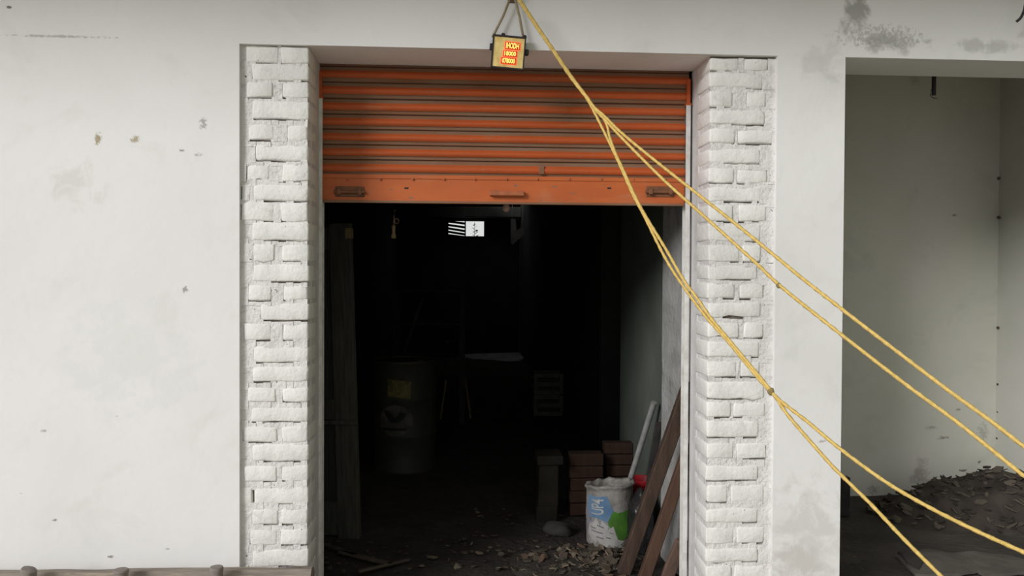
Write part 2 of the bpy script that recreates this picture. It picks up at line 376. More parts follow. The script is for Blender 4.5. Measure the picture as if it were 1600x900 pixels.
# rough pier behind the right-hand jamb with a wavering plaster edge
bm = bmesh.new(); pts = []
N = 26
for i in range(N + 1):
    z = -0.05 + 3.15 * i / N
    pts.append((0.86 + 0.03 * noise.noise(Vector((0, z * 2.1, 5))) + 0.012 * noise.noise(Vector((0, z * 9, 1))), z))
a = [bm.verts.new((RW + 0.05, 0.33, z)) for y, z in pts]; b_ = [bm.verts.new((RW + 0.02, y, z)) for y, z in pts]
c_ = [bm.verts.new((1.30, y, z)) for y, z in pts]; d_ = [bm.verts.new((1.30, 0.33, z)) for y, z in pts]
for i in range(N):
    for p, q in ((a, b_), (b_, c_), (c_, d_), (d_, a)): bm.faces.new((p[i], q[i], q[i + 1], p[i + 1]))
tag(obj('wall_right_pier', bm, M['rough_wall']), kind='structure')
tag(obj('wall_left_return', B(-1.3, JL - 0.03, 0.335, 0.42, -0.05, 3.1), M['shade_dark_wall']), kind='structure')
# back wall with a small window hole
w0, w1 = at(699, 370, WB), at(758, 344, WB)
bm = bmesh.new()
for r in ((-1.3, w0.x, -0.05, 3.1), (w1.x, 1.3, -0.05, 3.1), (w0.x, w1.x, -0.05, w0.z), (w0.x, w1.x, w1.z, 3.1)):
    box(bm, r[0], r[1], WB, WB + 0.2, r[2], r[3])
tag(obj('wall_back', bm, M['shade_dark_wall']), kind='structure')
# ceiling with a hole added near the back to light the floor
HX0, HX1, HY0, HY1 = 0.05, 1.05, 10.7, 11.8
bm = bmesh.new()
for r in ((-1.5, 1.5, 0.30, HY0), (-1.5, 1.5, HY1, WB + 0.2), (-1.5, HX0, HY0, HY1), (HX1, 1.5, HY0, HY1)):
    box(bm, r[0], r[1], r[2], r[3], 3.1, 3.25)
tag(obj('ceiling', bm, M['shade_dark_wall']), kind='structure')
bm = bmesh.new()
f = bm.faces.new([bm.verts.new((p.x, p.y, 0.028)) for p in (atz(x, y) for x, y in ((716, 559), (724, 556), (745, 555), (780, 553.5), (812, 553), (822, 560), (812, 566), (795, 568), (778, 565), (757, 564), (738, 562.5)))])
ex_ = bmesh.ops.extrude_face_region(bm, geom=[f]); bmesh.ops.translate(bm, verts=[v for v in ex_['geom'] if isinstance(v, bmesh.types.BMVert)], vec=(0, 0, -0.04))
tag(obj('floor_painted_light', bm, pmat('painted_light_patch', (0.42, 0.39, 0.40), (0.25, 0.235, 0.235), 3, 0.9, 0.4, 20)), kind='structure')  # painted light: pale colour in the outline of the far floor's light patch
zb = at(728, 339, 12.0).z
tag(obj('ceiling_beam', B(-1.3, 1.12, 11.95, 12.15, zb, zb + 0.2, 0.01), M['old_wood2']), kind='structure')
# side room
cx_ = at(1558, 500, SB).x
tag(obj('wall_side_room_back', B(1.42, 6.4, SB, SB + 0.15, -0.05, 3.25), pmat('stained_side_room_limewash', (0.70, 0.69, 0.62), (0.62, 0.62, 0.54), 1.3, 0.92, 0.3, 20,
    layers=[((0.48, 0.48, 0.42), 2.5, 0.55, 0.75, 0.5)],
    stains=[stain_at(1490, 336, 9, 3, DK, 50, 0.9, SB), stain_at(1505, 735, 9, 4, DK, 40, 0.9, SB), stain_at(1498, 640, 6, 3, DK, 40, 0.6, SB),
            stain_at(1530, 722, 5, 3, DK, 40, 0.8, SB), stain_at(1475, 684, 14, 4, DK, 40, 0.6, SB), stain_at(1455, 668, 16, 5, GREYST, 40, 0.6, SB),
            stain_at(1440, 745, 26, 40, (0.30, 0.25, 0.24), 10, 0.6, SB), stain_at(1365, 765, 14, 12, (0.3, 0.27, 0.25), 20, 0.6, SB),
            stain_at(1536, 675, 14, 20, GREYST, 45, 0.5, SB), stain_at(1430, 125, 14, 12, GREYST, 20, 0.3, SB)])), kind='structure')
tag(obj('wall_side_room_right', B(cx_, 6.4, 0.30, SB, -0.05, 3.25), M['room_white']), kind='structure')
tag(obj('ceiling_side_room', B(1.42, 6.4, 0.30, SB + 0.1, 3.1, 3.25), M['room_white']), kind='structure')
# porch canopy over the front
tag(obj('ceiling_canopy', B(-6, 6.5, -1.2, 0.0, 3.25, 3.4), M['concrete']), kind='structure')
tag(obj('roof_slab', B(-6, 6.5, 0.0, 0.30, 3.25, 3.4), M['concrete']), kind='structure')

# nail stubs up the corner of the side room
for px_, py_ in ((1559, 279), (1559, 340), (1558, 512), (1558, 600), (1558, 643), (1557, 684)):
    p = at(px_, py_, SB)
    bm = bmesh.new(); tube(bm, [(p.x, SB - 0.03, p.z), (p.x - 0.004, SB - 0.045, p.z - 0.002)], [0.012, 0.009], 7)
    bmesh.ops.translate(bm, verts=bm.verts, vec=(0, 0.02, 0))
    o = obj('wall_plug', bm, M['iron'], bpy.data.objects['wall_side_room_right'])

# ------------------------------------------------------------------ brick pillars
def rows_from(zoom, sc, ox, oy):
    return [(oy + y0 / sc, oy + y1 / sc, [(ox + a / sc, ox + b / sc) for a, b in xs]) for y0, y1, xs in zoom]
LROWS = (rows_from([(62, 142, [(72, 225), (236, 365)]), (147, 225, [(100, 366)]), (232, 305, [(75, 197), (243, 366)]), (320, 406, [(104, 366)]),
                    (432, 505, [(85, 203), (262, 365)]), (526, 602, [(114, 366)]), (618, 696, [(72, 184), (243, 366)]),
                    (713, 790, [(52, 94), (104, 366)]), (798, 886, [(52, 206), (234, 364)])], 3, 360, 50)
         + rows_from([(20, 106, [(105, 362)]), (124, 203, [(104, 208), (240, 366)]), (220, 300, [(104, 368)]), (316, 388, [(82, 192), (243, 366)]),
                      (402, 482, [(140, 367)]), (496, 575, [(60, 192), (243, 367)]), (605, 678, [(108, 366)]), (696, 771, [(103, 366)]),
                      (797, 865, [(83, 213), (242, 366)])], 3, 360, 340)
         + rows_from([(55, 126, [(105, 391)]), (150, 230, [(60, 236), (258, 391)]), (240, 326, [(110, 391)]), (347, 427, [(66, 234), (255, 389)]),
                      (458, 541, [(45, 108), (116, 388)]), (562, 645, [(105, 242), (254, 386)]), (666, 750, [(95, 236), (250, 388)]),
                      (771, 856, [(110, 387)])], 3.2125, 360, 620))
RROWS = (rows_from([(64, 126, [(165, 305), (328, 452)]), (136, 214, [(165, 425)]), (228, 312, [(161, 278), (342, 442)]), (325, 398, [(160, 436)]),
                    (420, 494, [(156, 286), (297, 475)]), (517, 592, [(156, 414)]), (615, 692, [(155, 280), (290, 450)]), (712, 786, [(154, 414)]),
                    (802, 886, [(152, 272), (298, 442)])], 3.2125, 1060, 70)
         + rows_from([(27, 110, [(146, 386)]), (126, 206, [(142, 288), (300, 388)]), (221, 290, [(140, 372)]), (306, 380, [(140, 268), (284, 402)]),
                      (397, 470, [(138, 386)]), (490, 564, [(138, 284), (306, 402)]), (578, 655, [(137, 380)]), (672, 748, [(137, 276), (288, 382)]),
                      (768, 850, [(135, 400)])], 3, 1060, 340)
         + rows_from([(26, 106, [(146, 264), (276, 440)]), (121, 206, [(146, 402)]), (236, 312, [(146, 274), (290, 442)]), (346, 422, [(145, 402)]),
                      (442, 532, [(140, 250), (262, 430)]), (560, 636, [(140, 402)]), (656, 740, [(142, 280), (292, 430)]), (762, 832, [(142, 402)]),
                      (850, 925, [(142, 268), (280, 430)])], 3.2125, 1060, 620))
def pillar(name, rows, xi, xo, side):
    Y = 0.020                                        # brick face
    # core: mortar, recessed; smooth plaster reveal towards the shutter
    lo, hi = min(xi, xo), max(xi, xo)
    core = bmesh.new()
    rec = 0.020
    box(core, lo + (0.004 if side > 0 else 0), hi - (0.004 if side < 0 else 0), Y + rec, 0.31, -0.05, ZT)
    for f in core.faces: f.material_index = 1 if all(abs(v.co.y - Y - rec) < 1e-5 for v in f.verts) else 0
    zlist = []
    for y0, y1, xs in rows:
        c = at(xs[0][0], y0, Y); zlist.append((c.z, at(xs[0][0], y1, Y).z))
    # continue the bond below the frame
    pitch = (zlist[0][0] - zlist[-1][0]) / (len(zlist) - 1)
    allrows = []
    for (y0, y1, xs), (zt, zbm) in zip(rows, zlist):
        allrows.append((zt, zbm, [(at(a, (y0 + y1) / 2, Y).x, at(b, (y0 + y1) / 2, Y).x) for a, b in xs]))
    zt = allrows[-1][0]; k = 0
    while zt - pitch > -0.02:
        zt -= pitch
        xs = allrows[-2 - (k % 2)][2] if k < 2 else allrows[-2][2]
        allrows.append((zt, max(zt - pitch * 0.86, -0.04), xs)); k += 1
    # mortar beds and heads, slightly behind the bricks, leaving a thin open crack under each brick
    for i, (zt, zb_, xs) in enumerate(allrows):
        nz = allrows[i + 1][0] if i + 1 < len(allrows) else zb_ - 0.01
        x = lo + 0.003
        nseg = 9
        c0, cl = rng.choice((0, 1, 2, 3, 5)), rng.choice((3, 4, 5, 6, 7))
        crack = [c0 <= q < c0 + cl and rng.random() < 0.9 for q in range(nseg)]
        for s in range(nseg):
            xa = lo + (hi - lo) * s / nseg; xb = lo + (hi - lo) * (s + 1) / nseg
            if side < 0 and s == nseg - 1: xb = hi - 0.004
            if side > 0 and s == 0: xa = lo + 0.004
            top = zb_ - (rng.choice((0.003, 0.0045, 0.0065)) if crack[s] else -0.006)
            f = Y + rng.uniform(0.0015, 0.005)
            if top > nz - 0.008: box(core, xa, xb, f, Y + rec + 0.005, nz - 0.010, top, jit=0.0008, rng=rng)
        # margin against the plaster and head joints
        gaps = []
        ed = sorted(xs)
        if side < 0: gaps.append((lo, ed[0][0] - 0.002))
        else: gaps.append((ed[-1][1] + 0.002, hi))
        for (a, b), (c, d) in zip(ed, ed[1:]): gaps.append((b + 0.001, c - 0.002))
        for g0, g1 in gaps:
            if g1 - g0 > 0.004: box(core, g0 - 0.004, g1 + 0.004, Y + rng.uniform(0.0015, 0.0045), Y + rec + 0.005, zb_ - 0.006, zt + 0.002, jit=0.0025, rng=rng)
    o = obj(name, core, [M['mortar'], M['bare_mortar']]); tag(o, kind='structure')
    # shared shapes per size class would lose the measured bond, so every brick is its own small mesh
    for zt, zb_, xs in allrows:
        ed = sorted(xs)
        for j, (a, b) in enumerate(ed):
            corner = (side < 0 and j == len(ed) - 1) or (side > 0 and j == 0)
            depth = 0.19 + rng.uniform(-0.01, 0.01)
            y1 = Y + (depth if corner else 0.06)
            if corner:
                if side < 0: b = xi + rng.uniform(-0.001, 0.003)
                else: a = xi - rng.uniform(-0.001, 0.003)
            bm = old_brick(a, b, Y + (0.0015 if b - a < 0.07 else rng.uniform(-0.003, 0.002)), y1, zb_, zt, rng)
            obj('brick', bm, M['brick_white'], o, smooth=True)
    # plaster coat over the deep half of the reveal and the shutter guide
    bm = bmesh.new()
    if side < 0:
        box(bm, xi - 0.03, xi - 0.0015, 0.10, 0.315, -0.05, ZT, 0.004)
    else:
        box(bm, xi + 0.001, xi + 0.03, 0.19, 0.315, -0.05, ZT, 0.004)
    obj('reveal_plaster', bm, M['reveal'], o)
    return o
pl = pillar('wall_pillar_left', LROWS, LXi, LXo, -1)
pr = pillar('wall_pillar_right', RROWS, RXi, RXo, 1)

# ------------------------------------------------------------------ rolling shutter
SY = DEP
sh = empty('rolling_shutter', (0, SY, at(790, 318, SY).z), 'orange ribbed rolling shutter, half raised and dusty, closing the upper doorway', 'shutter')
zl = [at(787, y, SY).z for y in (109, 133.5, 158.5, 182.5, 205.8, 229.5, 252.5, 278)]
zl = [zl[0] + (zl[0] - zl[1])] + zl
SL, SR = at(503.5, 220, SY).x, at(1070, 220, SY).x
SLw, SRw = at(499, 130, SY - 0.01).x, at(1077, 140, SY - 0.01).x
def slat(zt, zb_, x0, x1, y):
    bm = bmesh.new(); h = zt - zb_
    prof = [(0.000, 0.012), (0.03, 0.006), (0.06, 0.002), (0.26, 0.000), (0.34, -0.006), (0.42, -0.0125), (0.54, -0.0155), (0.66, -0.0125),
            (0.74, -0.006), (0.80, 0.0), (0.95, 0.001), (0.975, 0.006), (1.0, 0.012)]
    cols = 2
    fr = [[bm.verts.new((x0 + (x1 - x0) * i / cols, y + d, zt - h * t)) for t, d in prof] for i in range(cols + 1)]
    bk = [[bm.verts.new((x0 + (x1 - x0) * i / cols, y + d + 0.0022, zt - h * t)) for t, d in prof] for i in range(cols + 1)]
    for i in range(cols):
        for j in range(len(prof) - 1):
            f = bm.faces.new((fr[i][j], fr[i + 1][j], fr[i + 1][j + 1], fr[i][j + 1]))
            f.material_index = 0 if 3 <= j <= 7 else 1
            g = bm.faces.new((bk[i][j + 1], bk[i + 1][j + 1], bk[i + 1][j], bk[i][j])); g.material_index = 1
    return bm
for i, (zt, zb_) in enumerate(zip(zl, zl[1:])):
    wide = i <= 2
    bm = slat(zt, zb_, SLw if wide else SL, SRw if wide else SR, SY - (0.004 if wide else 0))
    part('slat', bm, [M['orange'], M['dust']], sh, smooth=True, angle=45)
zb1, zb0 = zl[-1], at(787, 318, SY).z
part('bottom_plate', B(SL, SR, SY - 0.006, SY + 0.004, zb0, zb1 + 0.004, 0.0015), M['plate'], sh)
part('plate_top_strip', B(SL, SR, SY - 0.010, SY - 0.004, zb1 - 0.012, zb1 + 0.008, 0.002), M['plate'], sh)
part('bottom_angle', B(SL, SR, SY - 0.014, SY + 0.01, zb0 - 0.004, zb0 + 0.007, 0.0015), M['dust'], sh)
for px_ in (543, 594, 645, 694, 742, 792, 840, 890, 940, 990, 1040):
    p = at(px_, 280, SY - 0.012)
    bm = bmesh.new(); bmesh.ops.create_uvsphere(bm, u_segments=8, v_segments=5, radius=0.006)
    bmesh.ops.scale(bm, verts=bm.verts, vec=(1, 0.5, 1)); bmesh.ops.translate(bm, verts=bm.verts, vec=p)
    part('rivet', bm, M['rust'], sh, smooth=True)
p0, p1 = at(765, 306, SY - 0.02), at(819, 299, SY - 0.02)
hd = B(p0.x, p1.x, SY - 0.034, SY - 0.026, p0.z, p1.z, 0.003)
box(hd, p0.x, p0.x + 0.014, SY - 0.03, SY - 0.004, p0.z, p1.z, 0.002); box(hd, p1.x - 0.014, p1.x, SY - 0.03, SY - 0.004, p0.z, p1.z, 0.002)
part('pull_handle', hd, M['rust'], sh)
for (xa, xb) in ((524, 570), (1009, 1053)):
    a = at(xa, 312, SY); b = at(xb, 289, SY); zc = (a.z + b.z) / 2
    bm = B(a.x, b.x, SY - 0.010, SY - 0.004, a.z + 0.012, b.z - 0.008, 0.003)
    lt = part('latch', bm, M['grime'], sh)
    bm = bmesh.new(); tube(bm, [(a.x - 0.005, SY - 0.02, zc), (b.x + 0.006, SY - 0.02, zc)], 0.0075, 8)
    box(bm, a.x + 0.01, a.x + 0.03, SY - 0.03, SY - 0.008, zc - 0.014, zc + 0.014, 0.003)
    box(bm, b.x - 0.03, b.x - 0.012, SY - 0.03, SY - 0.008, zc - 0.014, zc + 0.014, 0.003)
    part('latch_bolt', bm, M['grime'], lt)
for px_ in (635, 952):
    a = at(px_, 294, SY - 0.007); part('lock_slot', B(a.x - 0.010, a.x + 0.010, SY - 0.0075, SY - 0.004, a.z - 0.004, a.z + 0.004, 0.001), M['black'], sh)
for (xa, xb, ya, yb) in ((497, 503, 112, 152), (1073, 1079, 124, 163)):
    a = at(xa, yb, SY - 0.02); b = at(xb, ya, SY - 0.02)
    bm = B(a.x, b.x, SY - 0.026, SY + 0.02, a.z, b.z, 0.002)
    bm2 = box(bm, a.x - 0.004, b.x + 0.004, SY - 0.03, SY + 0.02, a.z - 0.006, a.z + 0.004, 0.001)
    part('guide_bracket', bm2, M['orange'], sh)
a = at(846, 265, SY - 0.016)
part('paint_patch', B(a.x - 0.012, a.x + 0.014, SY - 0.0175, SY - 0.012, a.z - 0.022, a.z + 0.02, 0.002), M['dust'], sh)
for nm, xa, xb in (('l', 498.5, 503.8), ('r', 1069.0, 1075.5)):
    a = at(xa, 480, SY - 0.02).x; b = at(xb, 480, SY - 0.02).x; zt = at(790, 160, SY).z
    bm = bmesh.new()
    lo, hi = min(a, b), max(a, b)
    box(bm, lo, hi, SY - 0.028, SY - 0.022, 0.0, zt, 0.001); box(bm, lo, hi, SY + 0.022, SY + 0.027, 0.0, zt, 0.001)
    e = lo if nm == 'l' else hi
    box(bm, e - 0.002, e + 0.002, SY - 0.027, SY + 0.026, 0.0, zt)
    o = obj('shutter_guide', bm, M['guide'])
    tag(o, ('white painted shutter guide channel on the jamb of the left brick pillar' if nm == 'l' else
            'white painted shutter guide channel beside the leaning timbers'), 'guide rail', 'shutter guide channels')

# ------------------------------------------------------------------ hook, hanging sign, ropes
HK = at(801, -6, -0.03)
bm = bmesh.new(); tube(bm, [HK + Vector((0, 0.04, 0.0)), HK + Vector((0, -0.01, 0)), HK + Vector((0.0, -0.03, 0.008)), HK + Vector((0, -0.03, 0.03))], 0.006, 8)
box(bm, HK.x - 0.02, HK.x + 0.02, 0.0 - 0.006, 0.002, HK.z - 0.02, HK.z + 0.02, 0.002)
tag(obj('wall_hook', bm, M['iron']), 'iron hook in the wall above the hanging sign', 'hook')

GY = -0.055
c = at(794.5, 82, GY)
sg = empty('led_sign', c, 'small black-framed gold sign with glowing red letters, hung over the shutter', 'sign')
sg.rotation_euler = (math.radians(6), math.radians(4.0), 0)
k = (GY - CAM.y) / FPX
W2, H2 = 24 * k, 23 * k
def gpart(name, bm, m, par=sg, **kw): return obj(name, bm, m, par, **kw)
gpart('housing', B(-W2 - 0.005, W2 + 0.004, 0.001, 0.04, -H2 - 0.006, H2 + 0.007, 0.003), M['black'])
bm = bmesh.new(); bmesh.ops.create_grid(bm, x_segments=14, y_segments=14, size=0.5)
bm.transform(Matrix.Rotation(math.pi / 2, 4, 'X'))
for v in bm.verts:
    x, z = v.co.x * 2 * W2, v.co.z * 2 * H2
    wr = 1.0 if abs(v.co.x) < 0.49 and abs(v.co.z) < 0.49 else 0.0
    v.co = (x, -0.001 + wr * (0.0015 * noise.noise(Vector((x * 60, 0, z * 60)))), z)
gpart('gold_face', bm, M['gold'], smooth=True)
fr = bmesh.new()
box(fr, -W2 - 0.006, W2 + 0.005, -0.005, 0.004, H2 - 0.001, H2 + 0.007, 0.001); box(fr, -W2 - 0.006, W2 + 0.005, -0.005, 0.004, -H2 - 0.006, -H2 + 0.001, 0.001)
box(fr, -W2 - 0.006, -W2 + 0.001, -0.005, 0.004, -H2, H2, 0.001); box(fr, W2 - 0.001, W2 + 0.005, -0.005, 0.004, -H2, H2, 0.001)
gpart('face_frame', fr, M['black'])
for x in (-W2 * 0.42, W2 * 0.98):
    bm = bmesh.new(); lathe(bm, [(0, 0), (0.009, 0), (0.009, 0.006), (0.006, 0.012), (0, 0.012)], 10, (x, 0.015, H2 + 0.005)); gpart('hanging_lug', bm, M['black'])
bm = B(W2 + 0.003, W2 + 0.022, 0.005, 0.03, -0.004, 0.022, 0.005); gpart('side_knob', bm, M['black'])
bm = B(-W2 - 0.016, -W2 - 0.003, 0.008, 0.03, 0.006, 0.034, 0.003); gpart('side_clip', bm, M['black'])
for txt, cxp, czp, wpx, hpx in (('IHODH', 5.5, 10.3, 20, 9), ('18000', 2.7, -1.8, 18, 7), ('078000', 1.0, -13.0, 20, 7.5)):
    x, z, w, h = cxp * k, czp * k, wpx * k, hpx * k
    o1 = gpart('letter_row', B(x - w / 2 - 0.006, x + w / 2 + 0.006, -0.0045, -0.002, z - h / 2 - 0.004, z + h / 2 + 0.004, 0.0012), M['led_red'])
    gpart('row_surround', B(x - w / 2 - 0.003, x + w / 2 + 0.003, -0.0056, -0.004, z - h / 2 - 0.0018, z + h / 2 + 0.0018, 0.0005), M['led_dark'], o1)
    bm = text_bm(txt, 1.0, 0.0, 0.03)
    xs = [v.co.x for v in bm.verts]; ys = [v.co.y for v in bm.verts]
    sx = w / (max(xs) - min(xs)); sy = h / (max(ys) - min(ys)); mx = (max(xs) + min(xs)) / 2; my = (max(ys) + min(ys)) / 2
    for v in bm.verts: v.co = ((v.co.x - mx) * sx + x, -0.0066, (v.co.y - my) * sy + z)
    gpart('lettering', bm, M['led_yellow'], o1)
# cord of the sign: one loop over the hook
cd = bmesh.new()
la = at(769.5, 58, GY + 0.015); lb = at(818, 60, GY + 0.015)
tube(cd, [la, la.lerp(HK, 0.5) + Vector((0.002, 0, 0.002)), HK + Vector((-0.004, -0.01, 0.006))], 0.0055, 7)
tube(cd, [lb, lb.lerp(HK, 0.5) + Vector((0.006, 0, 0.004)), HK + Vector((0.004, -0.01, 0.006))], 0.0055, 7)
tag(obj('jute_loop', cd, M['cord'], smooth=True), 'thin jute cord looped from the hook down to the gold sign', 'cord')

def rope_pts(keys, nsub=14):
    """keys: (px, py, distance) ; 1/distance runs evenly along the picture line, so straight stays straight"""
    out = []
    def P(px_, py_, d): return at(px_, py_, CAM.y + d)
    n = len(keys)
    def cr(a, b, c, d, t):
        return 0.5 * ((2 * b) + (-a + c) * t + (2 * a - 5 * b + 4 * c - d) * t * t + (-a + 3 * b - 3 * c + d) * t ** 3)
    kk = [(x, y, 1.0 / d) for x, y, d in keys]
    for i in range(n - 1):
        q = [kk[max(i - 1, 0)], kk[i], kk[i + 1], kk[min(i + 2, n - 1)]]
        for s in range(nsub):
            t = s / nsub
            v = [cr(q[0][c_], q[1][c_], q[2][c_], q[3][c_], t) for c_ in range(3)]
            out.append(P(v[0], v[1], 1.0 / v[2]))
    out.append(P(keys[-1][0], keys[-1][1], keys[-1][2]))
    return out
def rope_mesh(pts, r):
    """three-strand lay: a round tube with a helical swell"""
    L = [0.0]
    for a, b in zip(pts, pts[1:]): L.append(L[-1] + (b - a).length)
    step = 0.012; n = int(L[-1] / step); fine = []; j = 0
    for i in range(n + 1):
        s = min(i * step, L[-1] - 1e-6)
        while L[j + 1] < s: j += 1
        fine.append(pts[j].lerp(pts[j + 1], (s - L[j]) / max(L[j + 1] - L[j], 1e-9)))
    rr = [r * (1.0 + 0.10 * math.sin(i * 1.9)) for i in range(len(fine))]
    bm = bmesh.new(); tube(bm, fine, rr, 6, twist=0.35); return bm
ADDED_POST_X, ADDED_POST_Y = 1.95, -2.35                                    # added rope post beyond the picture's edge
dC = ADDED_POST_Y - CAM.y
def to_col(z): return Vector((ADDED_POST_X - 0.06, ADDED_POST_Y + 0.03, z))
# a. upper strand to the right
def dist(x): return 1.0 / (1 / 3.45 + (1 / 1.95 - 1 / 3.45) * max(0.0, (x - 880) / 720.0))
def RP(base, pts): return rope_pts([(x + base[0], y + base[1], 3.46 - 0.0012 * x / 10) for x, y in ((809, -4), (838, 40), (868, 84), (893, 121))] + [(x, y, dist(x)) for x, y in pts], 8)
r1 = RP((0.8, -0.6), [(917, 151), (928, 167), (945, 182), (975, 211), (1040, 264), (1147, 348), (1211, 400), (1279, 455), (1467, 599), (1543, 654), (1600, 698)])
r2 = RP((1.2, 0.8), [(918, 153), (930, 171), (948, 190), (975, 219), (1040, 284), (1107, 344), (1179, 409), (1216, 444), (1279, 495), (1413, 599), (1500, 663), (1600, 744)])
r3 = RP((-0.8, 0.2), [(916, 153), (929, 176), (944, 206), (959, 237), (974, 270), (990, 306), (1007, 338), (1040, 404), (1069, 449), (1104, 496), (1137, 533), (1204, 612),
                     (1263, 660), (1315, 703), (1387, 755), (1460, 797), (1533, 833), (1600, 863)])
r4 = RP((-0.4, 1.2), [(919, 156), (945, 188), (953, 215), (962, 240), (976, 270), (992, 306), (1009, 338), (1042, 392), (1068, 437), (1090, 467), (1110, 496), (1139, 531), (1205, 611),
                     (1233, 651), (1292, 719), (1315, 743), (1360, 787), (1413, 843), (1470, 900)])
def extend_to(pts, q, sag=0.0, n=12):
    a = pts[-1]; return pts + [a.lerp(q, i / n) - Vector((0, 0, sag * math.sin(math.pi * i / n))) for i in range(1, n + 1)]
r1 = extend_to(r1, to_col(0.95)); r2 = extend_to(r2, to_col(0.86)); r3 = extend_to(r3, to_col(0.74))
d4 = (r4[-1] - r4[-8]).normalized(); s4 = (r4[-1].z - 0.02) / -d4.z
r4 = extend_to(r4, r4[-1] + d4 * s4)
RG = 'yellow ropes tied to the wall hook'
for nm, pts, lab in (('r1', r1, 'uppermost yellow rope strand, running to the right edge above its twin'),
                     ('r2', r2, 'second yellow rope strand from the top, with a small knot beside the right pillar'),
                     ('r3', r3, 'yellow rope that passes the dark knot and sags to the right edge lowest'),
                     ('r4', r4, 'steepest yellow rope, dropping from the dark knot to the picture bottom')):
    o = tag(obj('yellow_rope', rope_mesh(pts, 0.0060), M['rope'], smooth=True), lab, 'rope', RG)
    if nm in ('r2', 'r3'):
        p = at(1217, 446, CAM.y + dist(1217)) if nm == 'r2' else at(1205, 612, CAM.y + dist(1205))
        bm = bmesh.new(); bmesh.ops.create_icosphere(bm, subdivisions=2, radius=0.012 if nm == 'r3' else 0.009)
        for v in bm.verts: v.co *= 1 + 0.3 * noise.noise(v.co * 120)
        bmesh.ops.scale(bm, verts=bm.verts, vec=(1.0, 0.8, 1.1)); bmesh.ops.translate(bm, verts=bm.verts, vec=p)
        obj('knot', bm, M['knot'], o, smooth=True)
# added post that the ropes end on (outside the picture)
bm = B(ADDED_POST_X - 0.08, ADDED_POST_X + 0.08, ADDED_POST_Y - 0.08, ADDED_POST_Y + 0.08, -0.03, 1.25, 0.01)
tag(obj('added_rope_post', bm, M['old_wood']), kind='structure')

# ------------------------------------------------------------------ low fence rail at the foot of the left wall
RY = -0.12
rt = [at(x, y, RY).z for x, y in ((0, 893.5), (245, 892), (487, 889))]
x0, x1 = at(-260, 895, RY).x, at(488, 890, RY).x
bm = bmesh.new(); n = 60; ring = []
for i in range(n + 1):
    t = i / n; x = x0 + (x1 - x0) * t
    z = rt[0] + (rt[2] - rt[0]) * t + 0.004 * noise.noise(Vector((x * 3, 0, 0)))
    rr = []
    for j in range(8):
        a = 2 * math.pi * j / 8 + 0.39
        yy = RY + 0.05 * math.cos(a); zz = z - 0.05 + 0.055 * max(-1, min(1, 1.15 * math.sin(a)))
        w = noise.noise(Vector((x * 5, yy * 30, zz * 30))) * 0.007
        rr.append(bm.verts.new((x, yy + w, zz + w * 0.6 - (0.0 if j else 0))))
    ring.append(rr)
for a, b in zip(ring, ring[1:]):
    for j in range(8): bm.faces.new((a[j], a[(j + 1) % 8], b[(j + 1) % 8], b[j]))
bm.faces.new(ring[0]); bm.faces.new(ring[-1][::-1])
tag(obj('fence_rail', bm, M['rail'], smooth=True, angle=40), 'weathered wooden rail lying along the foot of the white wall', 'rail')
for px_, w_, top, lab in ((45, 22, 886, 'low fence post with a sloping top, farthest from the brick pillar'),
                          (189, 22, 887, 'low fence post standing between the two other stub posts'),
                          (338, 21, 883, 'low fence post nearest the left brick pillar, the tallest stub')):
    p = at(px_, top + 2.5, RY - 0.085); r = w_ / 2 * (RY - 0.085 - CAM.y) / FPX
    bm = bmesh.new()
    lathe(bm, [(0, -0.03), (r * 0.98, -0.03), (r * 0.93, p.z * 0.5), (r * 0.95, p.z - 0.02), (r * 1.05, p.z - 0.006), (r * 0.9, p.z), (0, p.z + 0.002)], 12, (p.x, RY - 0.085, 0))
    for v in bm.verts:
        d = noise.noise(v.co * 40) * 0.004; v.co.x += d
        if px_ == 45 and v.co.z > p.z - 0.02: v.co.z -= (v.co.x - p.x) * 0.25
    tag(obj('fence_post', bm, M['post'], smooth=True, angle=40), lab, 'post', 'stub posts of the low fence')

# ------------------------------------------------------------------ inside the doorway: door leaf
p = atz(563, 842)
dl = empty('door_leaf', (p.x, p.y, 0.0), 'old grey panelled wooden door leaf standing just inside the left jamb', 'door')
dl.rotation_euler = (0, math.radians(-1.9), math.radians(-14))
DH = 1.85; DW = 0.58
# built in local x (width), z (height); free edge towards +x
for x in (-DW + 0.0, -0.13 + 0.0):
    o = obj('stile', B(x, x + 0.13, -0.022, 0.022, 0.0, DH, 0.003), M['old_wood'], dl)
for z, h in ((0.02, 0.2), (0.70, 0.12), (DH - 0.15, 0.13)):
    obj('rail', B(-DW + 0.13, -0.13, -0.018, 0.018, z, z + h, 0.003), M['old_wood'], dl)
for z0_, z1_ in ((0.22, 0.70), (0.82, DH - 0.15)):
    obj('panel', B(-DW + 0.13, -0.13, -0.008, 0.008, z0_, z1_, 0.002), M['old_wood2'], dl)
obj('cross_batten', B(-DW + 0.02, 0.012, -0.034, -0.022, 0.675, 0.70, 0.002), M['old_wood'], dl)
obj('metal_cap', B(-0.03, 0.002, -0.025, 0.025, DH - 0.09, DH - 0.03, 0.002), M['brass'], dl)

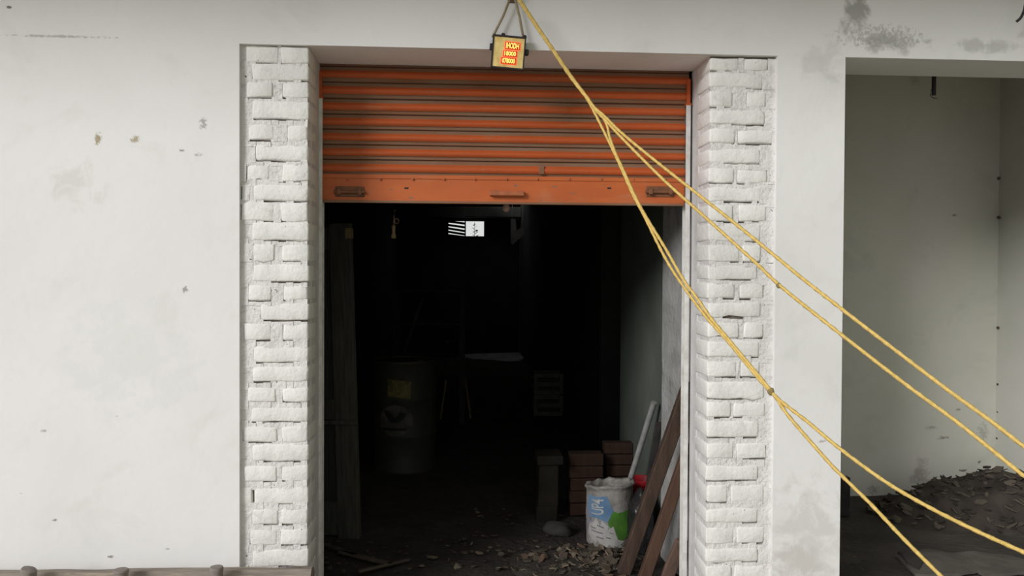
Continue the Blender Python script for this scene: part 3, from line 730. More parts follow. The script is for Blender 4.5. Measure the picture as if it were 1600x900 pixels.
# ------------------------------------------------------------------ oil drum
pb = atz(628, 742)
DR = 51.5 * (pb.y - CAM.y) / FPX
pb = Vector((pb.x, pb.y + DR, 0.0))
DHt = at(628, 566, pb.y - DR).z
dr = empty('oil_drum', pb, 'olive steel drum with a faded oval V emblem beside the door leaf', 'drum')
prof = [(0, 0.015), (DR - 0.01, 0.015), (DR - 0.008, 0.0), (DR, 0.0), (DR + 0.004, 0.012), (DR, 0.025), (DR - 0.004, 0.03)]
for zr in (0.33, 0.66):
    prof += [(DR - 0.004, DHt * zr - 0.02), (DR + 0.005, DHt * zr - 0.006), (DR + 0.005, DHt * zr + 0.006), (DR - 0.004, DHt * zr + 0.02)]
prof += [(DR - 0.004, DHt - 0.03), (DR, DHt - 0.025), (DR + 0.004, DHt - 0.012), (DR, DHt), (DR - 0.01, DHt), (DR - 0.012, DHt - 0.015), (0, DHt - 0.015)]
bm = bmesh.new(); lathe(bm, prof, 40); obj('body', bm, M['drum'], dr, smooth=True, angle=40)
bm = bmesh.new(); lathe(bm, [(0, 0), (0.03, 0), (0.03, 0.012), (0.02, 0.016), (0, 0.016)], 14, (DR * 0.5, -DR * 0.3, DHt - 0.016)); obj('bung_cap', bm, M['iron'], dr)
def wrap_drum(name, bm, off, m, par=dr):
    vx = math.atan2(CAM.x - pb.x, -(CAM.y - pb.y))          # angle offset towards the camera
    for v in bm.verts:
        a = v.co.x / DR + vx - 0.0
        v.co = Vector((math.sin(a) * (DR + off), -math.cos(a) * (DR + off), v.co.y))
    return obj(name, bm, m, par)
kz = (pb.y - DR - CAM.y) / FPX
def dz(py_): return at(628, py_, pb.y - DR).z
def dx(px_): return DR * math.asin(max(-0.99, min(0.99, (px_ - 628) / 51.5)))
wrap_drum('paper_label', poly_grid([(dx(602), dz(620)), (dx(637), dz(623)), (dx(638), dz(597)), (dx(603), dz(592))], 0.03), 0.008, M['drum_label'])
ez, ex = (dz(633) + dz(682)) / 2, dx(614)
rz_, rx_ = abs(dz(633) - dz(682)) / 2, (dx(640) - dx(590)) / 2
em = wrap_drum('emblem', poly_grid([(ex + rx_ * math.cos(t * math.pi / 14), ez + rz_ * math.sin(t * math.pi / 14)) for t in range(28)], 0.02), 0.0085, M['drum_logo'])
vv = [(597, 641), (607, 644), (613, 654), (619, 648), (620, 644), (632, 646), (626, 655), (617, 661), (608, 661), (600, 650)]
wrap_drum('emblem_mark', poly_grid([(dx(x), dz(y)) for x, y in vv], 0.02), 0.010, M['drum_mark'], em)
wrap_drum('emblem_band', poly_grid([(dx(597), dz(673)), (dx(630), dz(673)), (dx(632), dz(669)), (dx(595), dz(669))], 0.02), 0.010, M['drum_mark'], em)

# ------------------------------------------------------------------ hanging fittings behind the shutter
bp = at(791, 325.5, 0.75)
bl = empty('light_bulb', bp, 'pinkish frosted light bulb peeping out under the shutter edge', 'bulb')
bm = bmesh.new(); lathe(bm, [(0, -0.020), (0.010, -0.018), (0.0185, -0.008), (0.020, 0.003), (0.016, 0.018), (0.012, 0.03), (0.012, 0.04)], 16); obj('glass', bm, M['bulb'], bl, smooth=True)
bm = bmesh.new(); lathe(bm, [(0.013, 0.036), (0.017, 0.04), (0.017, 0.075), (0.006, 0.09), (0, 0.09)], 14); obj('socket', bm, M['black'], bl, smooth=True, angle=40)
bm = bmesh.new(); tube(bm, [(0, 0, 0.085), (0, 0, 3.1 - bp.z)], 0.003, 6); obj('flex', bm, M['black'], bl)
hp = at(615, 373, 0.85)
hc = empty('hanging_pull', hp, 'brass-ended pull with a ring, dangling on a cord left of the far window', 'pull')
k85 = (0.85 - CAM.y) / FPX
bm = bmesh.new(); lathe(bm, [(0, 0), (0.012, 0.002), (0.014, 0.014), (0.009, 0.03), (0.009, 0.055), (0.012, 0.065), (0.006, 0.078), (0, 0.08)], 12); obj('handle', bm, M['brass'], hc, smooth=True)
bm = bmesh.new(); tube(bm, [(0.016 + 0.011 * math.cos(a * math.pi / 8), 0, 0.095 + 0.014 * math.sin(a * math.pi / 8)) for a in range(17)], 0.0025, 6); obj('ring', bm, M['brass'], hc)
bm = bmesh.new(); tube(bm, [(0, 0, 0.075), (0.002, 0, 0.12), (0.004, 0, 0.150), (0.03, 0.02, 0.175), (0.035, 0.05, 3.1 - hp.z)], 0.0045, 7); obj('cord', bm, M['iron'], hc, smooth=True)

# ------------------------------------------------------------------ far window: frame, slats, leaves outside
bm = bmesh.new(); WY = WB + 0.06
t_ = 0.02
for r in ((w0.x, w1.x, w0.z, w0.z + t_), (w0.x, w1.x, w1.z - t_, w1.z), (w0.x, w0.x + t_, w0.z, w1.z), (w1.x - t_, w1.x, w0.z, w1.z)):
    box(bm, r[0], r[1], WY, WY + 0.04, r[2], r[3])
wf = obj('window_1', bm, M['old_wood2']); tag(wf, kind='structure')
mx = at(727, 357, WY).x
obj('mullion', B(mx - 0.012, mx + 0.012, WY, WY + 0.03, w0.z, w1.z), M['old_wood2'], wf)
for i in range(5):
    zc = w0.z + (w1.z - w0.z) * (i + 0.45) / 5
    bm = B(w0.x + 0.01, mx, WY + 0.01, WY + 0.016, -0.026, 0.026)
    bmesh.ops.rotate(bm, verts=bm.verts, cent=(0, WY, 0), matrix=Matrix.Rotation(math.radians(38), 3, 'X'))
    bmesh.ops.rotate(bm, verts=bm.verts, cent=(w0.x, WY, 0), matrix=Matrix.Rotation(math.radians(rng.uniform(4, 9)), 3, 'Y'))
    bmesh.ops.translate(bm, verts=bm.verts, vec=(0, 0, zc))
    obj('slat', bm, M['old_wood2'], wf)
sp = at(742, 366, WB + 1.2)
sr = empty('leafy_sprig', (sp.x, WB + 1.2, 0.0), 'dark leafy sprig outside the small far window', 'plant')
bm = bmesh.new(); tube(bm, [(0, 0, 0), (0.01, 0, sp.z * 0.6), (-0.01, 0, sp.z + 0.25)], [0.015, 0.01, 0.003], 6); obj('stem', bm, M['leaf'], sr)
for i in range(16):
    bm = bmesh.new(); a = rng.uniform(0, 6.3); l = rng.uniform(0.05, 0.09)
    z = sp.z - 0.05 + i * 0.018
    dv = Vector((math.cos(a), math.sin(a), 0.3)) * l; sd = Vector((-math.sin(a), math.cos(a), 0.5)) * l * 0.35
    o_ = Vector((0, 0, z))
    bm.faces.new([bm.verts.new(q) for q in (o_, o_ + dv * 0.5 + sd, o_ + dv, o_ + dv * 0.5 - sd)])
    obj('leaf', bm, M['leaf'], sr)
# strip of cloth hanging near the back
cp = at(798, 342, 11.3); k11 = (11.3 - CAM.y) / FPX
bm = bmesh.new(); pts = [(0, 0), (7, 0), (9, 18), (34, 2), (36, 8), (20, 26), (3, 40), (0, 38)]
vs0 = [bm.verts.new((cp.x + x * k11, 11.3, cp.z - y * k11)) for x, y in pts]; f = bm.faces.new(vs0)
ex_ = bmesh.ops.extrude_face_region(bm, geom=[f]); bmesh.ops.translate(bm, verts=[v for v in ex_['geom'] if isinstance(v, bmesh.types.BMVert)], vec=(0.01, 0.012, 0))
tube(bm, [(cp.x + 0.03, 11.305, cp.z - 0.02), (cp.x + 0.03, 11.305, 3.1)], 0.004, 6)
tag(obj('hanging_rag', bm, M['cloth']), 'torn pale rag hanging near the far window, deep in the room', 'rag')
pp = at(813, 400, 12.3)
bm = bmesh.new(); tube(bm, [(pp.x, 12.3, 0.0), (pp.x, 12.3, at(813, 362, 12.3).z)], 0.014, 8)
tag(obj('standing_pole', bm, M['cloth']), 'thin upright pole in the far corner beside the light patch', 'pole')

# ------------------------------------------------------------------ dim furniture in the depth
q = atz(665, 640)
rk = empty('wooden_rack', (at(668, 600, 4.9).x, 4.9, 0.0), 'dim wooden rack with shelves behind the drum', 'rack')
def rx(px_): return at(px_, 500, 4.9).x - rk.location.x
def rz(py_): return at(668, py_, 4.9).z
for px_ in (620, 722):
    for y in (-0.15, 0.2):
        zt = rz(452) if px_ == 620 else rz(452)
        obj('post', B(rx(px_) - 0.03, rx(px_) + 0.03, y - 0.02, y + 0.02, 0, zt, 0.003), M['old_wood2'], rk)
for py_ in (452, 503, 556):
    obj('shelf', B(rx(620), rx(724), -0.18, 0.23, rz(py_) - 0.022, rz(py_), 0.003), M['old_wood2'], rk)
bm = bmesh.new(); beam(bm, (rx(634), -0.19, rz(548)), (rx(662), -0.19, rz(465)), 0.03, 0.02); obj('brace', bm, M['old_wood'], rk)
c0 = atz(712, 650)
ch = empty('folding_chair', (c0.x, c0.y, 0.0), 'dim metal-legged chair between the drum and the light patch', 'chair')
kc = (c0.y - CAM.y) / FPX
cw = 38 * kc
obj('seat', B(-cw / 2, cw / 2 - 0.03, -0.15, 0.18, 0.40, 0.425, 0.005), M['old_wood2'], ch)
for s, y0_, y1_ in ((-1, -0.15, -0.18), (1, -0.15, -0.18), (-1, 0.16, 0.24), (1, 0.16, 0.24)):
    bm = bmesh.new(); tube(bm, [(s * (cw / 2 - 0.03), y0_, 0.41), (s * (cw / 2 + 0.03), y1_, 0.0)], 0.010, 8); obj('leg', bm, M['brass'], ch)
bm = bmesh.new(); tube(bm, [(-cw / 2 + 0.03, 0.17, 0.41), (-cw / 2 + 0.03, 0.22, 0.8), (cw / 2 - 0.05, 0.22, 0.8), (cw / 2 - 0.05, 0.17, 0.41)], 0.011, 8); obj('back_frame', bm, M['iron'], ch)
obj('backrest', B(-cw / 2 + 0.02, cw / 2 - 0.04, 0.205, 0.22, 0.62, 0.78, 0.005), M['stool'], ch)
# slotted crates
b0 = atz(907, 652); kcr = (b0.y - CAM.y) / FPX
cwd = 47 * kcr; chh = 67 * kcr / 2
for i in range(2):
    z0_ = i * (chh + 0.002)
    cr = empty('slotted_crate', (min(b0.x, 1.10 - cwd / 2), b0.y + 0.15, z0_ + 0.012), ('lower pale slotted crate of the stack of two in the dark' if i == 0 else 'upper pale slotted crate of the stack of two in the dark'), 'crate', 'stacked crates')
    t = 0.014
    obj('floor_panel', B(-cwd / 2, cwd / 2, -0.14, 0.14, 0, t, 0.002), M['crate'], cr)
    for sx_ in (-1, 1):
        for sy_ in (-1, 1):
            x = sx_ * (cwd / 2 - 0.022); y = sy_ * (0.14 - 0.012)
            obj('corner_post', B(x - 0.022, x + 0.022, y - 0.012, y + 0.012, 0, chh, 0.003), M['crate'], cr)
    for zf in (0.12, 0.50, 0.90):
        for y in (-0.132, 0.132): obj('slat', B(-cwd / 2, cwd / 2, y - 0.006, y + 0.006, chh * zf - 0.024, min(chh, chh * zf + 0.024), 0.002), M['crate'], cr)
        for x in (-cwd / 2 + 0.006, cwd / 2 - 0.006): obj('slat', B(x - 0.006, x + 0.006, -0.13, 0.13, chh * zf - 0.024, min(chh, chh * zf + 0.024), 0.002), M['crate'], cr)
# pedestal stool
s0 = atz(859, 816); ks = (s0.y - CAM.y) / FPX
st = empty('wooden_stool', (s0.x, s0.y + 0.08, 0.0), 'low wooden stool with a pale narrow top beside the red bricks', 'stool')
stz = at(860, 713, s0.y).z
obj('top', B(-20 * ks, 21 * ks, -0.08, 0.13, stz - 14 * ks, stz, 0.006, 2), M['stool'], st)
bm = B(-16 * ks, 14 * ks, -0.06, 0.10, 0.0, stz - 14 * ks, 0.004)
for v in bm.verts:
    if v.co.z < 0.05: v.co.x += -0.012 if v.co.x < 0 else 0.0
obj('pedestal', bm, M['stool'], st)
obj('foot_board', B(-21 * ks, 12 * ks, -0.075, 0.11, 0.0, 0.10, 0.004), M['stool'], st)
# loose red bricks in two stacks
b1 = atz(917, 806); kb = (b1.y - CAM.y) / FPX
bmesh_brick = None
def red_brick(x, y, z, w, d, h, rz_, lab):
    bm = B(-w / 2, w / 2, -d / 2, d / 2, 0, h, 0.006, 1, 0.003, rng)
    o = obj('red_brick', bm, M['brick_red'], loc=(x, y, z)); o.rotation_euler.z = rz_
    tag(o, lab, 'brick', 'loose red bricks behind the printed bag'); return o
ht = at(917, 709, b1.y).z; nb = 5; hb = ht / nb
for i in range(nb):
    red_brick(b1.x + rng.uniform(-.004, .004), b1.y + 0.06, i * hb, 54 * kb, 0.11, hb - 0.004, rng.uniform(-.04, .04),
              ('top', 'second from the top', 'third from the top', 'fourth from the top', 'bottom')[nb - 1 - i].capitalize() + ' red brick of the stack beside the stool')
x2 = at(968, 740, b1.y + 0.1).x; ht2 = at(968, 692, b1.y + 0.1).z; hb2 = ht2 / 6
for i in range(6):
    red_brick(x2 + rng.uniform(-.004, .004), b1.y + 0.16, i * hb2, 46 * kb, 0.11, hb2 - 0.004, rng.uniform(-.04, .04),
              ('top', 'second from the top', 'third from the top', 'fourth from the top', 'fifth from the top', 'bottom')[5 - i].capitalize() + ' red brick of the stack behind the pipe')

# ------------------------------------------------------------------ printed bag
g0 = atz(958, 862); kg = (g0.y - CAM.y) / FPX
BR = 39 * kg; g0 = Vector((g0.x, g0.y + BR * 0.8, 0.0))
BH = at(958, 760, g0.y).z
bag = empty('printed_bag', g0, 'open white woven bag with blue and green print beside the leaning timbers', 'bag')
def bag_r(a, v):
    r = BR * (0.93 + 0.06 * math.sin(v * 2.6) + 0.035 * noise.noise(Vector((math.cos(a) * 2, math.sin(a) * 2, v * 2.5)))
              + 0.018 * noise.noise(Vector((math.cos(a) * 6, math.sin(a) * 6, v * 6))))
    return r * (1.0 if v > 0.06 else 0.86 + 2.3 * v)
def bag_top(a):                                             # rim height wavers; lower at the front left
    return BH * (1 + 0.035 * math.sin(a + 0.6) + 0.025 * noise.noise(Vector((math.cos(a) * 3, math.sin(a) * 3, 9))))
def bag_pt(a, v, off=0.0):
    r = bag_r(a, v) + off; return Vector((r * math.sin(a), -r * math.cos(a) * 0.85, v * bag_top(a)))
bm = bmesh.new(); NA, NV = 56, 28; rings = []
for j in range(NV + 1):
    rings.append([bm.verts.new(bag_pt(2 * math.pi * i / NA, j / NV)) for i in range(NA)])
for (off, dzz) in ((0.010, 0.010), (0.012, 0.020), (0.000, 0.026), (-0.016, 0.018), (-0.020, 0.0), (-0.018, -0.05), (-0.02, -0.12)):  # rolled rim, then the inner skin
    rr = []
    for i in range(NA):
        a = 2 * math.pi * i / NA
        wob = 0.008 * noise.noise(Vector((math.cos(a) * 7, math.sin(a) * 7, dzz * 40)))
        q = bag_pt(a, 1.0, off + wob); q.z += dzz + wob; rr.append(bm.verts.new(q))
    rings.append(rr)
for a, b in zip(rings, rings[1:]):
    for i in range(NA): bm.faces.new((a[i], a[(i + 1) % NA], b[(i + 1) % NA], b[i]))
bm.faces.new(rings[0][::-1])
obj('sack_body', bm, M['bag'], bag, smooth=True)
bm = bmesh.new(); rr = [bm.verts.new(bag_pt(2 * math.pi * i / 32, 0.86, -0.014)) for i in range(32)]; cv = bm.verts.new((0, 0, BH * 0.9))
for i in range(32): bm.faces.new((rr[i], rr[(i + 1) % 32], cv))
obj('contents', bm, M['bag_in'], bag, smooth=True)
va = math.atan2(CAM.x - g0.x, -(CAM.y - g0.y))
def bag_uv(x, y):                                           # crop coordinates measured on the bag -> angle, height fraction
    xn = max(-0.97, min(0.97, (x - 345) / 225)); return math.asin(xn), max(0.02, (845 - y) / 640.0)
def bag_print(name, pts, off, m, par=bag):
    bm = bmesh.new() if not isinstance(pts, list) else poly_grid([bag_uv(x, y) for x, y in pts], 0.09)
    for v in bm.verts: v.co = bag_pt(v.co.x + va, v.co.y, off)
    return obj(name, bm, m, par, smooth=True)
bag_print('lilac_print', [(128, 420), (150, 300), (165, 540), (230, 500), (300, 560), (340, 640), (300, 720), (150, 690)], 0.0012, M['p_lilac'])
bl_ = bag_print('blue_print', [(150, 262), (325, 268), (350, 330), (385, 420), (330, 545), (290, 520), (235, 490), (165, 500), (150, 400)], 0.0020, M['p_blue'])
bag_print('green_print', [(385, 420), (430, 445), (520, 420), (545, 560), (520, 700), (440, 745), (400, 660), (340, 570), (335, 540)], 0.0020, M['p_green'])
bag_print('skyline_print', [(148, 690), (165, 560), (200, 545), (230, 482), (262, 580), (280, 515), (340, 580), (335, 615), (385, 578), (412, 670), (430, 720), (490, 742),
                            (455, 775), (470, 800), (430, 840), (380, 800), (350, 770), (330, 800), (270, 790), (235, 740), (225, 770)], 0.0028, M['p_white'])
for pts in ([(175, 590), (225, 600), (222, 612), (176, 604)], [(185, 625), (290, 650), (286, 662), (186, 638)], [(235, 560), (300, 590), (296, 602), (236, 574)],
            [(225, 690), (295, 706), (290, 722), (224, 702)], [(320, 690), (365, 700), (362, 714), (322, 704)], [(350, 640), (385, 650), (382, 660), (352, 652)]):
    bag_print('print_mark', pts, 0.0036, M['p_dark'])
bm = text_bm('UP4', 1.0, 0, 0.015)
xs = [v.co.x for v in bm.verts]; ys = [v.co.y for v in bm.verts]; xm, xM, ym, yM = min(xs), max(xs), min(ys), max(ys)
for v in bm.verts:                                          # reads upwards
    fx = (v.co.x - xm) / (xM - xm); fy = (v.co.y - ym) / (yM - ym)
    u, w = bag_uv(295 - fy * 115, 455 - fx * 165); v.co = (u, w, 0)
cut_grid(bm, 0.09)
for v in bm.verts: v.co = bag_pt(v.co.x + va, v.co.y, 0.0032)
obj('bag_lettering', bm, M['p_white'], bl_)

# ------------------------------------------------------------------ leaning timbers, pipe, red tub, black sack, stone
def lean(name, pa, pb_, w, t, m, lab, cat='timber', group=None, up=Vector((0, 1, 0))):
    bm = bmesh.new(); beam(bm, pa, pb_, w, t, up, 0.004)
    for v in bm.verts: v.co += Vector((noise.noise(v.co * 5), noise.noise(v.co * 5 + Vector((9, 0, 0))), 0)) * 0.003
    return tag(obj(name, bm, m), lab, cat, group)
def line_to_wall(pxb, pyb, pxt, pyt, X):
    a = atz(pxb, pyb, 0.0); b = atx(pxt, pyt, X); return a, b
X_ = RW + 0.005
a, b = line_to_wall(974, 902, 1068, 627, X_); b = a + (b - a) * 1.10
lean('timber_plank', a + Vector((0, 0, .02)), b, 0.066, 0.045, M['timber'], 'longest dark brown timber leaning on the jamb nearest the bag', group='leaning timbers')
a, b = line_to_wall(1003, 918, 1068, 724, X_); b = a + (b - a) * 1.15
lean('timber_plank', a + Vector((0, 0, .02)), b, 0.058, 0.04, M['timber2'], 'reddish brown timber leaning between the dark one and the pillar', group='leaning timbers')
a, b = line_to_wall(1040, 912, 1064, 852, X_ - 0.01); b = a + (b - a) * 1.12
lean('timber_plank', a + Vector((0, 0, .02)), b, 0.065, 0.03, M['timber3'], 'short pale reddish plank end at the foot of the right pillar', group='leaning timbers')
b = atx(1022, 629, RW + 0.0); a = at(986, 745, b.y + 0.25); dd = (a - b).normalized(); a = b + dd * (b.z - 0.012) / -dd.z
bm = bmesh.new(); tube(bm, [a, b], 0.017, 12); tag(obj('metal_pipe', bm, M['pipe'], smooth=True, angle=40), 'pale metal pipe leaning on the wall behind the printed bag', 'pipe')
b = atx(1030, 660, RW + 0.01); a = at(1014, 760, b.y + 0.1); dd = (a - b).normalized(); a = b + dd * (b.z - 0.012) / -dd.z
bm = bmesh.new(); beam(bm, a, b, 0.035, 0.02); tag(obj('dark_stick', bm, M['black']), 'dark narrow stick leaning beside the pale pipe', 'stick')
rp = at(1006, 750, g0.y + 0.20)
rt_ = empty('red_tub', (rp.x - 0.01, rp.y, 0.0), 'red plastic tub showing its rim behind the printed bag', 'tub')
bm = bmesh.new(); hr = rp.z + 0.012
lathe(bm, [(0, 0.004), (0.055, 0.0), (0.072, hr - 0.035), (0.082, hr - 0.03), (0.084, hr - 0.004), (0.078, hr), (0.070, hr - 0.01), (0.052, 0.012), (0, 0.012)], 28); obj('body', bm, M['red'], rt_, smooth=True, angle=50)
sk = atz(1046, 872); sk.y += 0.10
bm = bmesh.new(); bmesh.ops.create_icosphere(bm, subdivisions=4, radius=1)
for v in bm.verts:
    n_ = v.co.normalized(); k_ = 1 + 0.16 * noise.noise(n_ * 2.2) + 0.09 * noise.noise(n_ * 6)
    v.co = Vector((n_.x * 0.075 * k_, n_.y * 0.11 * k_, max(-0.155, n_.z * 0.19 * k_)))
bmesh.ops.translate(bm, verts=bm.verts, vec=(RW - 0.075, sk.y + 0.02, 0.157))
tag(obj('black_sack', bm, M['sack'], smooth=True), 'crumpled black plastic sack behind the leaning timbers', 'sack')
s_ = atz(873, 838); ks_ = (s_.y - CAM.y) / FPX
bm = bmesh.new(); bmesh.ops.create_icosphere(bm, subdivisions=3, radius=1)
for v in bm.verts:
    n_ = v.co.normalized(); k_ = 1 + 0.22 * noise.noise(n_ * 1.6 + Vector((4, 2, 1)))
    v.co = Vector((n_.x * 25 * ks_ * k_ , n_.y * 0.07 * k_, max(-0.4, n_.z) * 0.052 * k_ - 0.35 * n_.x * 0.03))
bmesh.ops.translate(bm, verts=bm.verts, vec=(s_.x, s_.y + 0.03, 0.026))
tag(obj('grey_stone', bm, M['stone'], smooth=True), 'rounded grey stone on the soil left of the printed bag', 'stone')

# ------------------------------------------------------------------ wood waste on the floor
def chip_mesh(name, seed, kind):
    r = random.Random(seed); bm = bmesh.new()
    n = r.randint(5, 7); pts = []
    el = {'chip': 0.75, 'strip': 0.28}[kind]
    for i in range(n):
        a = 2 * math.pi * i / n + r.uniform(-.3, .3); q = r.uniform(0.65, 1.0)
        pts.append((math.cos(a) * q, math.sin(a) * q * el))
    bend = r.uniform(-0.35, 0.45); th = r.uniform(0.10, 0.2)
    top = [bm.verts.new((x, y, bend * x * x + r.uniform(-.08, .08) + th)) for x, y in pts]
    bot = [bm.verts.new((x * 0.97, y * 0.97, bend * x * x)) for x, y in pts]
    ct = bm.verts.new((0, 0, th + r.uniform(-0.05, 0.12))); cb = bm.verts.new((0, 0, 0))
    for i in range(n):
        j = (i + 1) % n
        bm.faces.new((top[i], top[j], ct)); bm.faces.new((bot[j], bot[i], cb)); bm.faces.new((top[i], bot[i], bot[j], top[j]))
    bmesh.ops.recalc_face_normals(bm, faces=bm.faces)
    me = bpy.data.meshes.new(name); bm.to_mesh(me); bm.free(); return me
def mound(name, c, rx_, ry_, h, m, lab, seed, nx=44, ny=30, xmax=99):
    bm = bmesh.new(); bmesh.ops.create_grid(bm, x_segments=nx, y_segments=ny, size=1)
    for v in bm.verts:
        x, y = v.co.x * rx_, v.co.y * ry_
        v.co = Vector((min(c[0] + x, xmax), min(c[1] + y, SB - 0.005), mound_z(c, rx_, ry_, h, c[0] + x, c[1] + y, seed)))
    return tag(obj(name, bm, m, smooth=True), lab, 'debris', kind='stuff')
def mound_z(c, rx_, ry_, h, x, y, seed):
    d = math.hypot((x - c[0]) / rx_, (y - c[1]) / ry_)
    e = max(0.0, 1 - d * d)
    return -0.012 + e * (h + 0.012) * (1 + 0.45 * noise.noise(Vector((x * 5, y * 5, seed)))) + 0.012 * e * noise.noise(Vector((x * 22, y * 22, seed)))
CH = [chip_mesh('bark_chip', 100 + i, 'chip') for i in range(6)] + [chip_mesh('bark_strip', 200 + i, 'strip') for i in range(3)]
variants = {}
def chip(name, me, mname, loc, s, rot, lab, group):
    key = (me.name, mname)
    if key not in variants:
        m2 = me.copy(); m2.materials.clear(); m2.materials.append(M[mname]); variants[key] = m2
    o = bpy.data.objects.new(name, variants[key]); COL.objects.link(o)
    o.location = loc; o.scale = (s, s, s); o.rotation_euler = rot
    return tag(o, lab, 'wood chip' if name == 'bark_chip' else 'husk shred', group)
pc = atz(908, 884); pcx, pcy = pc.x, pc.y
PILE = ((pcx, pcy - 0.02), 0.42, 0.36, 0.050)
mound('bark_waste', PILE[0], PILE[1], PILE[2], PILE[3], M['soil'], 'low heap of bark dust under the wood chips by the printed bag', 3)
r_ = random.Random(11)
placed = 0
while placed < 170:
    x = r_.gauss(pcx + 0.02, 0.20); y = pcy + r_.gauss(-0.02, 0.17)
    if not (y > 0.40 and x < RW - 0.08): continue
    if (x - g0.x) ** 2 + (y - g0.y) ** 2 < (BR * 0.95) ** 2: continue
    z = max(0.012, mound_z(*PILE, x, y, 3))
    s = r_.uniform(0.016, 0.036) if r_.random() < 0.8 else r_.uniform(0.036, 0.05)
    mn = r_.choices(('chip', 'chip2', 'chip3'), (6, 2.5, 2))[0]
    chip('bark_chip', r_.choice(CH), mn, (x, y, z + s * 0.12), s, (r_.uniform(-.5, .5), r_.uniform(-.5, .5), r_.uniform(0, 6.3)),
         'curled dry bark chip in the heap before the printed bag', 'bark chips by the printed bag'); placed += 1
placed = 0
while placed < 110:
    px_ = r_.uniform(505, 880); py_ = r_.uniform(800, 900)
    if px_ < 700 and py_ < 845: continue
    p = atz(px_, py_)
    s = r_.uniform(0.010, 0.024)
    chip('bark_chip', r_.choice(CH), r_.choice(('chip', 'chip', 'chip3', 'chip2')), (p.x, p.y, 0.018 + s * 0.1), s, (r_.uniform(-.25, .25), r_.uniform(-.25, .25), r_.uniform(0, 6.3)),
         'small bark flake scattered on the dark soil floor of the doorway', 'bark flakes strewn over the soil'); placed += 1
for (xa, ya, xb, yb, w, lab) in ((530, 862, 612, 882, 0.035, 'split plank lying on the soil close to the left jamb, longer one'),
                                 (560, 893, 640, 874, 0.02, 'thin stick lying across the longer split plank near the left jamb'),
                                 (505, 850, 555, 868, 0.03, 'short broken plank on the soil at the foot of the door leaf')):
    a, b = atz(xa, ya, 0.025), atz(xb, yb, 0.025)
    bm = bmesh.new(); beam(bm, a, b, 0.014, w, Vector((0, 0, 1)).cross(b - a).normalized(), 0.003)
    tag(obj('floor_plank', bm, M['chip']), lab, 'plank', 'planks on the doorway floor')

# ------------------------------------------------------------------ side room: heap, rags, hanging conduit, plank
hc_ = at(1545, 800, 1.45)
HP = ((hc_.x + 0.22, 1.52), 0.95, 0.46, 0.26)
def heap_z(x, y): return mound_z(*HP, x, y, 8)
mound('husk_heap', HP[0], HP[1], HP[2], HP[3], M['shred'], 'dark heap of husk and leaf waste against the side room wall', 8, 70, 40, cx_ - 0.01)
placed = 0
while placed < 290:
    a = r_.uniform(0, 6.28); q = math.sqrt(r_.random()) * 1.02
    x = HP[0][0] + HP[1] * q * math.cos(a); y = HP[0][1] + HP[2] * q * math.sin(a)
    if y > SB - 0.06 or x > cx_ - 0.04: continue
    if y > HP[0][1] + 0.25 and r_.random() < 0.5: continue
    z = max(0.012, heap_z(x, y))
    s = r_.uniform(0.022, 0.055)
    chip('husk_shred', r_.choice(CH), r_.choices(('shred', 'shred2', 'chip'), (5, 4, 1))[0], (x, y, z + s * 0.1), s,
         (r_.uniform(-.6, .6), r_.uniform(-.6, .6), r_.uniform(0, 6.3)), 'dark curled husk shred on the heap in the side room', 'husk shreds of the side room heap'); placed += 1
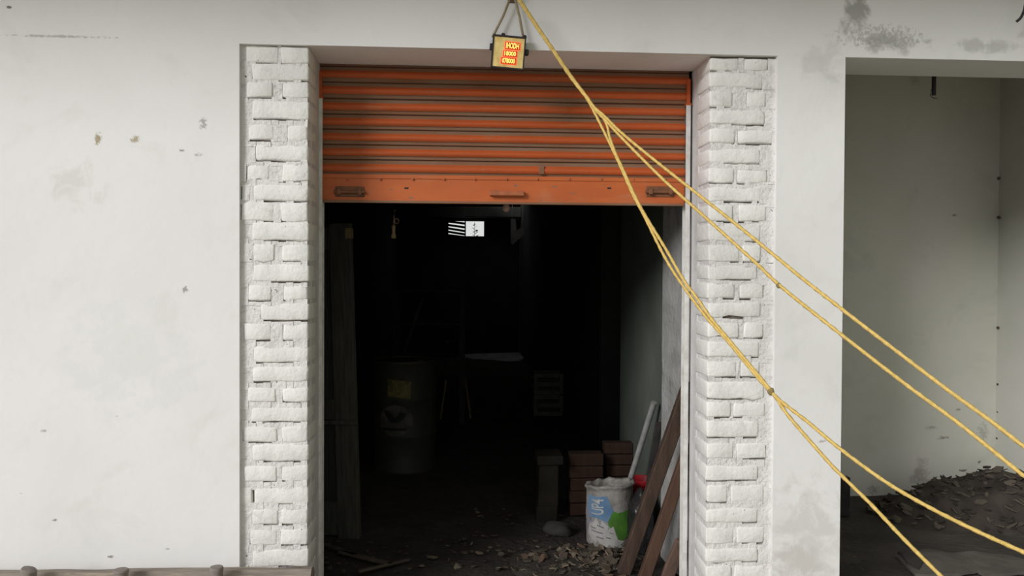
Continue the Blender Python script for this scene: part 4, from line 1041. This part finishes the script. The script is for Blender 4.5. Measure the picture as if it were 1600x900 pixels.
def rag(name, pts, h, m, lab, seed):
    c2 = [atz(x, y) for x, y in pts]
    bm = poly_grid([(p.x, p.y) for p in c2], 0.05)
    cen = sum((Vector((p.x, p.y)) for p in c2), Vector((0, 0))) / len(c2); R = max((Vector((p.x, p.y)) - cen).length for p in c2)
    for v in bm.verts:
        d = (Vector((v.co.x, v.co.y)) - cen).length / R
        v.co.z = 0.018 + h * max(0, 1 - d) + 0.014 * noise.noise(Vector((v.co.x * 9, v.co.y * 9, seed)))
    ex = bmesh.ops.extrude_face_region(bm, geom=bm.faces[:]); bmesh.ops.translate(bm, verts=[v for v in ex['geom'] if isinstance(v, bmesh.types.BMVert)], vec=(0, 0, -0.014))
    return tag(obj(name, bm, m, smooth=True, angle=50), lab, 'rag')
rag('floor_rag', [(1398, 872), (1450, 866), (1508, 876), (1545, 895), (1500, 905), (1430, 903)], 0.03, M['dirt_cloth'], 'mud-caked pale rag flattened on the side room floor', 2)
rag('floor_rag', [(1402, 873), (1432, 870), (1446, 886), (1436, 897), (1416, 888)], 0.05, M['dark_rag'], 'small dark wet rag lying on the pale one in the side room', 5)
rag('floor_rag', [(1470, 868), (1560, 872), (1600, 880), (1620, 900), (1540, 905)], 0.02, M['dirt_cloth'], 'mud-caked rag at the lower right corner of the side room floor', 4)
p = at(1459, 149, 0.42); zt = 3.1
bm = bmesh.new(); tube(bm, [(p.x, 0.42, p.z), (p.x, 0.42, zt)], 0.0105, 10)
cdn = empty('conduit_drop', (p.x, 0.42, p.z), 'short black conduit hanging under the lintel of the side room', 'conduit')
part('conduit', bm, M['black'], cdn)
k42 = (0.42 - CAM.y) / FPX
bm = bmesh.new(); tube(bm, [(0.0, 0, 0.02), (-5 * k42, 0, 0.03), (-6 * k42, 0, 0.0), (-3 * k42, 0, -3 * k42), (2 * k42, 0, -5 * k42), (6 * k42, 0, -5 * k42)], 0.0018, 6)
obj('loose_wire', bm, M['black'], cdn, smooth=True)
a = atz(1322, 808); a = Vector((a.x + 0.0, a.y, 0))
bm = B(at(1305, 780, a.y).x, at(1329, 780, a.y).x, a.y, a.y + 0.05, 0.0, at(1322, 746, a.y).z, 0.006)
tag(obj('dark_board', bm, M['black']), 'dark upright board end just past the white strip in the side room', 'board')
# drooping cable at the upper right corner
bm = bmesh.new(); tube(bm, rope_pts([(1606, -30, 3.40), (1602, 8, 3.40), (1596, 26, 3.40), (1588, 34, 3.41)], 6), 0.006, 8)
e_ = at(1606, -30, -0.10); tube(bm, [e_, Vector((e_.x, -0.08, 3.25))], 0.006, 8)
tag(obj('black_cable', bm, M['black'], smooth=True), 'black cable end drooping from the canopy at the upper right corner', 'cable')
